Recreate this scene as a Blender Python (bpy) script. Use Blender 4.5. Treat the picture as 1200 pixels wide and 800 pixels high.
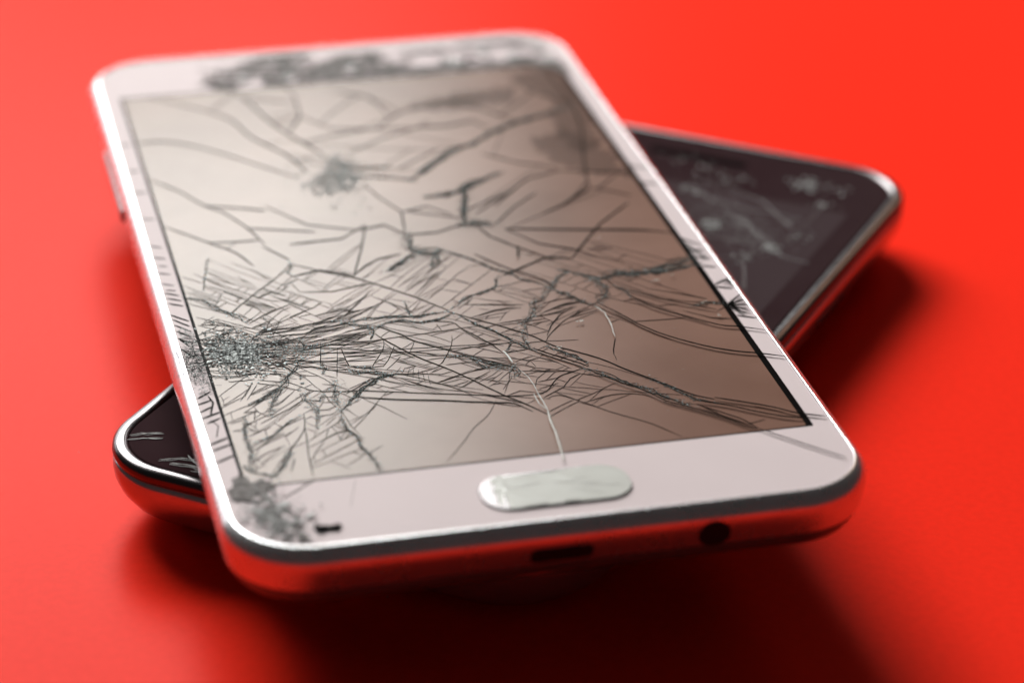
import bpy, bmesh, math, random
from mathutils import Vector, Matrix, noise, geometry
R_ = math.radians
rnd = random.Random(7)
MM = 0.001
for o in list(bpy.data.objects): bpy.data.objects.remove(o)
sc = bpy.context.scene
col = sc.collection

# ------------------------------------------------------------------ camera, light, exposure
TOP1 = 18.05            # height of the white phone's glass above the table, mm
YAW1 = 0.2386           # white phone's heading
YAW2 = -0.4404          # black phone's heading
def rz(a, x, y): return (math.cos(a)*x - math.sin(a)*y, math.sin(a)*x + math.cos(a)*y)

cam = bpy.data.cameras.new('camera'); co = bpy.data.objects.new('camera', cam); col.objects.link(co)
cam.sensor_width = 36.0; cam.lens = 100.0; cam.clip_start = 0.01; cam.clip_end = 20
px, py = rz(YAW1, -68.86, -324.21)
rot1 = Matrix.Rotation(YAW1, 3, 'Z')
CM = Matrix(((0.97163839, 0.09889145, -0.21480065), (-0.23630989, 0.43964868, -0.86652563), (0.00874484, 0.89270909, 0.45054857)))
CW = (rot1 @ CM).to_4x4()
CW.translation = Vector((px, py, 152.95 + TOP1)) * MM
co.matrix_world = CW
cam.dof.use_dof = True; cam.dof.focus_distance = 0.335; cam.dof.aperture_fstop = 13.0; cam.dof.aperture_blades = 0
sc.camera = co

w = bpy.data.worlds.new('World'); sc.world = w; w.use_nodes = True
bg = w.node_tree.nodes['Background']; bg.inputs['Color'].default_value = (1.0, 0.93, 0.90, 1); bg.inputs['Strength'].default_value = 0.022

def lamp(name, az, el, dist, sx, sy, power, color, fade=None):
    l = bpy.data.lights.new(name, 'AREA'); l.shape = 'RECTANGLE'; l.size = sx; l.size_y = sy
    l.energy = power; l.color = color
    o = bpy.data.objects.new(name, l); col.objects.link(o)
    d = Vector((math.sin(az)*math.cos(el), math.cos(az)*math.cos(el), math.sin(el)))
    o.location = d*dist
    o.rotation_euler = d.to_track_quat('Z', 'Y').to_euler()
    if fade:            # a diffuser that falls off softly towards its rim
        l.use_nodes = True; nt = l.node_tree; n = nt.nodes; lk = nt.links
        em = next(k for k in n if k.type == 'EMISSION')
        g = n.new('ShaderNodeNewGeometry'); sp = n.new('ShaderNodeSeparateXYZ'); lk.new(g.outputs['Parametric'], sp.inputs[0])
        prod = None
        for ax, f in zip(('X', 'Y'), fade):
            a = n.new('ShaderNodeMath'); a.operation = 'SUBTRACT'; a.inputs[1].default_value = 0.5; lk.new(sp.outputs[ax], a.inputs[0])
            b = n.new('ShaderNodeMath'); b.operation = 'ABSOLUTE'; lk.new(a.outputs[0], b.inputs[0])
            m = n.new('ShaderNodeMapRange'); m.interpolation_type = 'SMOOTHSTEP'
            m.inputs['From Min'].default_value = 0.5; m.inputs['From Max'].default_value = 0.5 - f
            lk.new(b.outputs[0], m.inputs['Value'])
            if prod is None: prod = m.outputs[0]
            else:
                q = n.new('ShaderNodeMath'); q.operation = 'MULTIPLY'; lk.new(prod, q.inputs[0]); lk.new(m.outputs[0], q.inputs[1]); prod = q.outputs[0]
        lk.new(prod, em.inputs['Strength'])
    return o
lamp('window_softbox', R_(-20.5), R_(35.3), 1.1, 0.86, 0.58, 20.0, (0.975, 1.0, 0.955), (0.20, 0.15))
lamp('side_softbox', R_(-33), R_(11), 1.0, 0.84, 0.27, 1.35, (1.0, 0.99, 1.0), (0.2, 0.25))
lamp('warm_softbox', R_(27), R_(27), 1.3, 0.6, 0.5, 1.6, (1.0, 0.62, 0.42), (0.45, 0.4))

vs = sc.view_settings; vs.view_transform = 'Standard'; vs.look = 'None'; vs.gamma = 1.0; vs.exposure = 1.0; vs.use_curve_mapping = False
sc.cycles.transparent_max_bounces = 24; sc.cycles.max_bounces = 10; sc.cycles.use_denoising = True
sc.cycles.sample_clamp_indirect = 6.0

# ------------------------------------------------------------------ materials
def mat(name, base, rough=0.4, metal=0.0, spec=0.5, coat=0.0):
    m = bpy.data.materials.new(name); m.use_nodes = True
    b = m.node_tree.nodes['Principled BSDF']
    b.inputs['Base Color'].default_value = (*base, 1); b.inputs['Roughness'].default_value = rough
    b.inputs['Metallic'].default_value = metal; b.inputs['Specular IOR Level'].default_value = spec
    b.inputs['Coat Weight'].default_value = coat; b.inputs['Coat Roughness'].default_value = 0.08
    return m
def grain(m, scale, amount, bump=0.0, detail=4, col2=None, rough=None):
    """procedural variation of colour, roughness and fine relief"""
    nt = m.node_tree; n = nt.nodes; lk = nt.links; b = n['Principled BSDF']
    tc = n.new('ShaderNodeTexCoord'); t = n.new('ShaderNodeTexNoise'); t.inputs['Scale'].default_value = scale; t.inputs['Detail'].default_value = detail
    lk.new(tc.outputs['Object'], t.inputs['Vector'])
    base = list(b.inputs['Base Color'].default_value)
    mx = n.new('ShaderNodeMix'); mx.data_type = 'RGBA'
    mx.inputs['A'].default_value = base
    c2 = col2 or tuple(c*(1-amount) for c in base[:3])
    mx.inputs['B'].default_value = (*c2, 1)
    ra = n.new('ShaderNodeMapRange'); ra.inputs['From Min'].default_value = 0.35; ra.inputs['From Max'].default_value = 0.68
    lk.new(t.outputs['Fac'], ra.inputs['Value']); lk.new(ra.outputs[0], mx.inputs['Factor'])
    lk.new(mx.outputs['Result'], b.inputs['Base Color'])
    if rough:
        r = n.new('ShaderNodeMapRange'); r.inputs['To Min'].default_value = rough[0]; r.inputs['To Max'].default_value = rough[1]
        lk.new(t.outputs['Fac'], r.inputs['Value']); lk.new(r.outputs[0], b.inputs['Roughness'])
    if bump:
        bp = n.new('ShaderNodeBump'); bp.inputs['Strength'].default_value = bump; bp.inputs['Distance'].default_value = 0.0002
        lk.new(t.outputs['Fac'], bp.inputs['Height']); lk.new(bp.outputs[0], b.inputs['Normal'])
    return m
def glass(name, rough, ior=1.45, dust=0.0):
    """clear cover glass over what lies beneath: passes light, mirrors by Fresnel"""
    m = bpy.data.materials.new(name); m.use_nodes = True
    nt = m.node_tree; n = nt.nodes; lk = nt.links
    for k in list(n): n.remove(k)
    out = n.new('ShaderNodeOutputMaterial'); tr = n.new('ShaderNodeBsdfTransparent'); gl = n.new('ShaderNodeBsdfGlossy')
    gl.inputs['Roughness'].default_value = rough; fr = n.new('ShaderNodeFresnel'); fr.inputs['IOR'].default_value = ior
    ge = n.new('ShaderNodeNewGeometry'); fb = n.new('ShaderNodeMath'); fb.operation = 'SUBTRACT'; fb.inputs[0].default_value = 1.0; lk.new(ge.outputs['Backfacing'], fb.inputs[1])
    fm = n.new('ShaderNodeMath'); fm.operation = 'MULTIPLY'; lk.new(fr.outputs[0], fm.inputs[0]); lk.new(fb.outputs[0], fm.inputs[1])
    mx = n.new('ShaderNodeMixShader'); lk.new(fm.outputs[0], mx.inputs[0]); lk.new(tr.outputs[0], mx.inputs[1]); lk.new(gl.outputs[0], mx.inputs[2])
    last = mx.outputs[0]
    if dust:
        df = n.new('ShaderNodeBsdfDiffuse'); df.inputs[0].default_value = (0.75, 0.74, 0.71, 1)
        tc = n.new('ShaderNodeTexCoord'); t = n.new('ShaderNodeTexNoise'); t.inputs['Scale'].default_value = 140; t.inputs['Detail'].default_value = 6
        lk.new(tc.outputs['Object'], t.inputs['Vector'])
        r = n.new('ShaderNodeMapRange'); r.inputs['From Min'].default_value = 0.45; r.inputs['From Max'].default_value = 0.8; r.inputs['To Max'].default_value = dust
        lk.new(t.outputs['Fac'], r.inputs['Value'])
        m2 = n.new('ShaderNodeMixShader'); lk.new(r.outputs[0], m2.inputs[0]); lk.new(last, m2.inputs[1]); lk.new(df.outputs[0], m2.inputs[2]); last = m2.outputs[0]
    lk.new(last, out.inputs[0]); return m
def see_through(m, keep):
    nt = m.node_tree; n = nt.nodes; lk = nt.links; out = next(k for k in n if k.type == 'OUTPUT_MATERIAL')
    tr = n.new('ShaderNodeBsdfTransparent'); mx = n.new('ShaderNodeMixShader'); mx.inputs[0].default_value = keep
    lk.new(tr.outputs[0], mx.inputs[1]); lk.new(n['Principled BSDF'].outputs[0], mx.inputs[2]); lk.new(mx.outputs[0], out.inputs[0]); return m
M = {}
M['table'] = grain(mat('red_lacquer', (0.81, 0.024, 0.011), 0.30, 0, 0.008), 900, 0.06, 0.06, rough=(0.27, 0.34))
M['chrome'] = grain(mat('brushed_silver', (0.62, 0.62, 0.64), 0.18, 0.9), 500, 0.12, 0.03, rough=(0.20, 0.32))
M['chrome2'] = grain(mat('dull_silver', (0.085, 0.076, 0.08), 0.28, 1.0), 500, 0.15, 0.03, rough=(0.15, 0.32))
M['paint'] = grain(mat('white_front_paint', (0.57, 0.475, 0.49), 0.5, 0, 0.02), 60, 0.04)
M['back1'] = grain(mat('grey_back', (0.10, 0.09, 0.092), 0.3, 0.3, 0.2), 80, 0.05)
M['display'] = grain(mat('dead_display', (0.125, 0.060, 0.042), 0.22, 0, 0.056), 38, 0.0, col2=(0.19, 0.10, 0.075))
M['mask'] = mat('black_mask', (0.006, 0.005, 0.005), 0.5, 0, 0.0)
M['glass1'] = glass('cracked_cover_glass', 0.2, 1.025, 0.006)
M['wallf'] = mat('fracture_face', (0.10, 0.10, 0.095), 0.25)
M['crack'] = grain(mat('crack_line', (0.002, 0.0015, 0.0015), 0.5, 0, 0.0), 2500, 0, col2=(0.010, 0.011, 0.010))
see_through(M['crack'], 0.92)
M['crush'] = see_through(grain(mat('crushed_line', (0.008, 0.0085, 0.008), 0.4, 0, 0.0), 2500, 0, col2=(0.055, 0.06, 0.057)), 0.85)
M['hair'] = see_through(mat('hairline', (0.012, 0.010, 0.010), 0.5, 0, 0.0), 0.84)
M['crackb'] = mat('lit_crack', (0.25, 0.22, 0.195), 0.3, 0, 0.12)  # pale colour holds the glint of bright cracks and chips
M['crumb'] = grain(mat('glass_crumb', (0.20, 0.215, 0.215), 0.3, 0, 0.06), 3000, 0, col2=(0.035, 0.038, 0.038))
M['crumb_dark'] = mat('dark_crumb', (0.012, 0.012, 0.012), 0.5, 0, 0.0)
M['crumb_pale'] = mat('pale_crumb', (0.42, 0.44, 0.44), 0.3, 0, 0.1)
M['dim_refl'] = see_through(mat('dim_reflection', (0.045, 0.020, 0.014), 0.5, 0, 0.02), 0.3)
M['exposed'] = grain(mat('exposed_backing', (0.085, 0.072, 0.070), 0.6, 0, 0.03), 900, 0, col2=(0.20, 0.18, 0.178))
M['slot'] = mat('dark_slot', (0.006, 0.005, 0.005), 0.6, 0, 0.0)
M['film'] = grain(mat('wrinkled_film', (0.52, 0.505, 0.48), 0.22, 0, 0.05), 260, 0.06, 0.0)
see_through(M['film'], 0.86)
M['slot2'] = mat('port_recess', (0.02, 0.016, 0.016), 0.4, 0, 0.05)
M['body2'] = grain(mat('glossy_dark_body', (0.42, 0.41, 0.43), 0.2, 0.85), 400, 0.1, 0.02)
M['glass2'] = grain(mat('black_screen_glass', (0.026, 0.013, 0.015), 0.12, 0, 0.0), 40, 0, col2=(0.034, 0.020, 0.022))
M['disp2'] = mat('dark_display', (0.046, 0.031, 0.034), 0.2, 0, 0.002)
M['chip2'] = grain(mat('pale_chip', (0.36, 0.35, 0.35), 0.4, 0, 0.05), 1500, 0.5)
M['scratch2'] = grain(mat('pale_scratch', (0.20, 0.175, 0.18), 0.35, 0, 0.1), 1500, 0.5)

# ------------------------------------------------------------------ helpers (all in millimetres)
def link(name, verts, faces, m, parent=None, loc=None, smooth=False, mats=None, fm=None):
    me = bpy.data.meshes.new(name); me.from_pydata([Vector(v)*MM for v in verts], [], faces)
    for k in (mats or [m]): me.materials.append(k)
    if fm: me.polygons.foreach_set('material_index', fm)
    if smooth: me.polygons.foreach_set('use_smooth', [True]*len(me.polygons))
    me.update()
    o = bpy.data.objects.new(name, me); col.objects.link(o)
    if parent: o.parent = parent
    if loc: o.location = Vector(loc)*MM
    return o
def empty(name, loc, yaw, label, cat):
    o = bpy.data.objects.new(name, None); col.objects.link(o); o.empty_display_size = 0.02
    o.location = Vector(loc)*MM; o.rotation_euler = (0, 0, yaw); o['label'] = label; o['category'] = cat
    return o
def rrect(W, L, r, n=10, extra_r=0.0):
    p = []; r0 = r
    for cx, cy, a0 in ((1, 1, 0), (-1, 1, 90), (-1, -1, 180), (1, -1, 270)):
        r = r0 + (extra_r if a0 == 270 else 0.0)      # one corner can be rounder than the rest
        for i in range(n + 1):
            a = R_(a0 + 90*i/n)
            p.append((cx*(W/2 - r) + r*math.cos(a), cy*(L/2 - r) + r*math.sin(a)))
    return p
def ring_loft(W, L, r, prof, n=12, extra_r=0.0):
    """sweep a profile (outward offset, z) round a rounded rectangle"""
    vs, fs = [], []; k = None
    for off, z in prof:
        p = rrect(W + 2*off, L + 2*off, max(r + off, 0.3), n, extra_r); k = len(p)
        vs += [(x, y, z) for x, y in p]
    for j in range(len(prof) - 1):
        for i in range(k):
            a = j*k + i; b = j*k + (i + 1) % k
            fs.append((a, b, b + k, a + k))
    return vs, fs, k
def plate(W, L, r, z0, z1, n=12, be=0.0, extra_r=0.0):
    prof = [(0, z0), (0, z1 - be), (-be, z1)] if be else [(0, z0), (0, z1)]
    vs, fs, k = ring_loft(W, L, r, prof, n, extra_r)
    m_ = len(prof) - 1
    fs = [f[::-1] for f in fs] if z1 < z0 else fs
    fs.append(tuple(range(m_*k, m_*k + k))); fs.append(tuple(range(k - 1, -1, -1)))
    return vs, fs
def pip(x, y, poly):
    c = False; j = len(poly) - 1
    for i in range(len(poly)):
        xi, yi = poly[i]; xj, yj = poly[j]
        if (yi > y) != (yj > y) and x < (xj - xi)*(y - yi)/(yj - yi) + xi: c = not c
        j = i
    return c
class MB:
    def __init__(s): s.v = []; s.f = []; s.m = []
    def face(s, pts, m=0):
        b = len(s.v); s.v += pts; s.f.append(tuple(range(b, b + len(pts)))); s.m.append(m)
    def add(s, vs, fs, m=0):
        b = len(s.v); s.v += vs; s.f += [tuple(i + b for i in f) for f in fs]; s.m += [m]*len(fs)
    def box(s, x0, x1, y0, y1, z0, z1):
        vs = [(x, y, z) for z in (z0, z1) for y in (y0, y1) for x in (x0, x1)]
        s.add(vs, [(0, 2, 3, 1), (4, 5, 7, 6), (0, 1, 5, 4), (1, 3, 7, 5), (3, 2, 6, 7), (2, 0, 4, 6)])
    def build(s, name, m, parent=None, **k): return link(name, s.v, s.f, m, parent, **k)

# ------------------------------------------------------------------ table
vs, fs, k = ring_loft(1500, 1300, 30, [(-3, -22), (0, -19), (0, -2), (-0.6, -0.6), (-2, 0)], 8)
fs.append(tuple(range(4*k, 5*k))); fs.append(tuple(range(k - 1, -1, -1)))
t = link('tabletop', vs, fs, M['table'], loc=(0, 250, 0)); t['kind'] = 'structure'
# ------------------------------------------------------------------ black phone, flat on the table
ux, uy = rz(YAW2, 0, 0.0)
c2 = rz(YAW1, 14.56, -4.30); c2 = (c2[0] + ux, c2[1] + uy)
W2, L2, H2 = 63.2, 121.7, 9.9
P2 = empty('broken_phone', (c2[0], c2[1], 0), YAW2, 'black phone with scratched dark screen lying flat on the red table under the white phone', 'phone')
prof = [(-2.0, -0.25), (-1.75, 0.0), (-1.2, 0.10), (-0.55, 0.02), (-0.12, -0.35), (0, -0.9), (-0.12, -1.35), (-0.32, -1.5), (-0.30, -1.65),
        (-0.06, -1.85), (0, -2.8), (-0.15, -4.0), (-0.7, -5.4), (-1.9, -7.0), (-3.8, -8.5), (-6.5, -9.45), (-10, -9.85)]
vs, fs, k = ring_loft(W2, L2, 10.3, prof, 16, 4.6)  # near-right corner rounded beyond its true shape to hide its bright rim
nr = 8*k
rim = link('frame', [(x, y, z + H2) for x, y, z in vs[:9*k]], [f for f in fs if max(f) < 9*k], M['chrome2'], P2, smooth=True)
bv = [(x, y, z + H2) for x, y, z in vs[8*k:]]; bf = [tuple(i - 8*k for i in f) for f in fs if min(f) >= 8*k]
bf.append(tuple(range(len(bv) - 1, len(bv) - k - 1, -1)))
link('back_cover', bv, bf, M['body2'], P2, smooth=True)
vs, fs = plate(W2 - 3.9, L2 - 3.9, 8.4, H2 - 1.2, H2 - 0.12, 14, 0.15, 4.6)
g2 = link('screen_glass', vs, fs, M['glass2'], P2)
vs, fs = plate(52.5, 88, 0.4, H2 - 0.118, H2 - 0.104, 2)
link('display', vs, fs, M['disp2'], P2)
mb = MB(); mb.add(*plate(14, 4.6, 1.9, H2 - 0.1, H2 + 0.25, 6, 0.2)); mb.v = [(x, y - 52.5, z) for x, y, z in mb.v]
mb.build('home_button', M['chrome2'], P2)
mb = MB(); mb.add(*plate(15, 1.8, 0.85, H2 - 0.1, H2 - 0.05, 6)); mb.v = [(x, y + 53.6, z) for x, y, z in mb.v]
mb.build('earpiece', M['slot'], P2)
mb = MB(); mb.add(*plate(1.3, 10, 0.6, -0.7, 0.5, 6, 0.3)); mb.v = [(W2/2 - 0.35 + z, y + 22, x + H2 - 4.0) for x, y, z in mb.v]
mb.build('power_button', M['chrome2'], P2)

# ------------------------------------------------------------------ white phone, lying across it
W1, L1, H1 = 72.3, 145.8, 8.05
GW, GL, GR = 69.5, 143.0, 8.3            # glass outline
SW, SL = 64.8, 115.2                     # lit area of the display
Z0 = H2 + 0.10
P1 = empty('broken_phone', (0, 0, Z0), YAW1, 'white phone with shattered screen and silver frame lying across the black phone', 'phone')
T1 = TOP1 - Z0                           # glass height in the phone's own frame
def up(vs): return [(x, y, z + T1) for x, y, z in vs]
prof = [(-1.38, -1.3), (-1.37, -0.02)]
for i in range(13):
    a_ = R_(66 - 48*i/12)
    prof.append((-2.30 + 2.4*math.cos(a_), -2.19 + 2.4*math.sin(a_)))
prof += [(0.04, -1.75), (0.05, -2.1), (0.01, -2.6), (-0.08, -3.3), (-0.22, -4.1), (-0.38, -4.9)]
vs, fs, k = ring_loft(W1, L1, 9.6, prof, 18)
frame = link('frame', up(vs), fs, M['chrome'], P1, smooth=True)
prof = [(-0.38, -4.9), (-0.52, -4.96), (-0.53, -5.1), (-0.85, -5.9), (-1.5, -6.8), (-2.8, -7.5), (-4.8, -7.95), (-7, -8.05)]
vs, fs, k = ring_loft(W1, L1, 9.6, prof, 18)
fs.append(tuple(range(len(vs) - 1, len(vs) - k - 1, -1)))
link('back_cover', up(vs), fs, M['back1'], P1, smooth=True)
# buttons, ports
mb = MB(); mb.add(*plate(1.8, 22.0, 0.9, -0.8, 0.42, 6, 0.3)); mb.v = [(-W1/2 - z, y + 33.0, x + T1 - 2.9) for x, y, z in mb.v]; mb.f = [f[::-1] for f in mb.f]
mb.build('volume_button', M['chrome2'], frame)
mb = MB(); mb.add(*plate(2.0, 11, 0.9, -0.8, 0.5, 6, 0.3)); mb.v = [(W1/2 + z, y + 27, x + T1 - 2.9) for x, y, z in mb.v]
mb.build('power_button', M['chrome'], frame)
mb = MB(); mb.add(*plate(7.0, 1.7, 0.7, -0.3, 0.09, 5)); mb.v = [(x - 0.8, -L1/2 - z + 0.14 - y*0.18, y + T1 - 3.7) for x, y, z in mb.v]
mb.build('charging_port', M['slot2'], frame)
mb = MB(); mb.add(*plate(3.6, 3.4, 1.69, -0.3, 0.09, 8)); mb.v = [(x + 16.2, -L1/2 - z + 0.12 - y*0.18, y*0.95 + T1 - 3.5) for x, y, z in mb.v]
mb.build('headphone_jack', M['slot2'], frame)
# white front with its window, black mask, display
def frame_plate(outer, iw, il, z, name, m, parent=P1, ir=0.3, dx=0.0):
    n = 12; o_ = outer; k = len(o_)
    inn = [(x + dx, y) for x, y in rrect(iw, il, ir, n)]
    v = [(x, y, z) for x, y in o_] + [(x, y, z) for x, y in inn] + [(x, y, z - 0.1) for x, y in inn]
    f = []
    for i in range(k):
        j = (i + 1) % k
        f.append((i, j, k + j, k + i)); f.append((k + i, k + j, 2*k + j, 2*k + i))
    return link(name, up(v), f, m, parent)
frame_plate(rrect(GW, GL, GR, 12), SW + 0.2, SL + 0.2, -0.19, 'white_front', M['paint'])
frame_plate(rrect(SW + 1.0, SL + 1.0, 0.5, 12), SW - 1.0, SL - 0.5, -0.20, 'black_mask', M['mask'], dx=-0.2)
vs, fs = plate(SW + 0.6, SL + 0.6, 0.3, -1.6, -0.215, 2); link('display', up(vs), fs, M['display'], P1)

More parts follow.
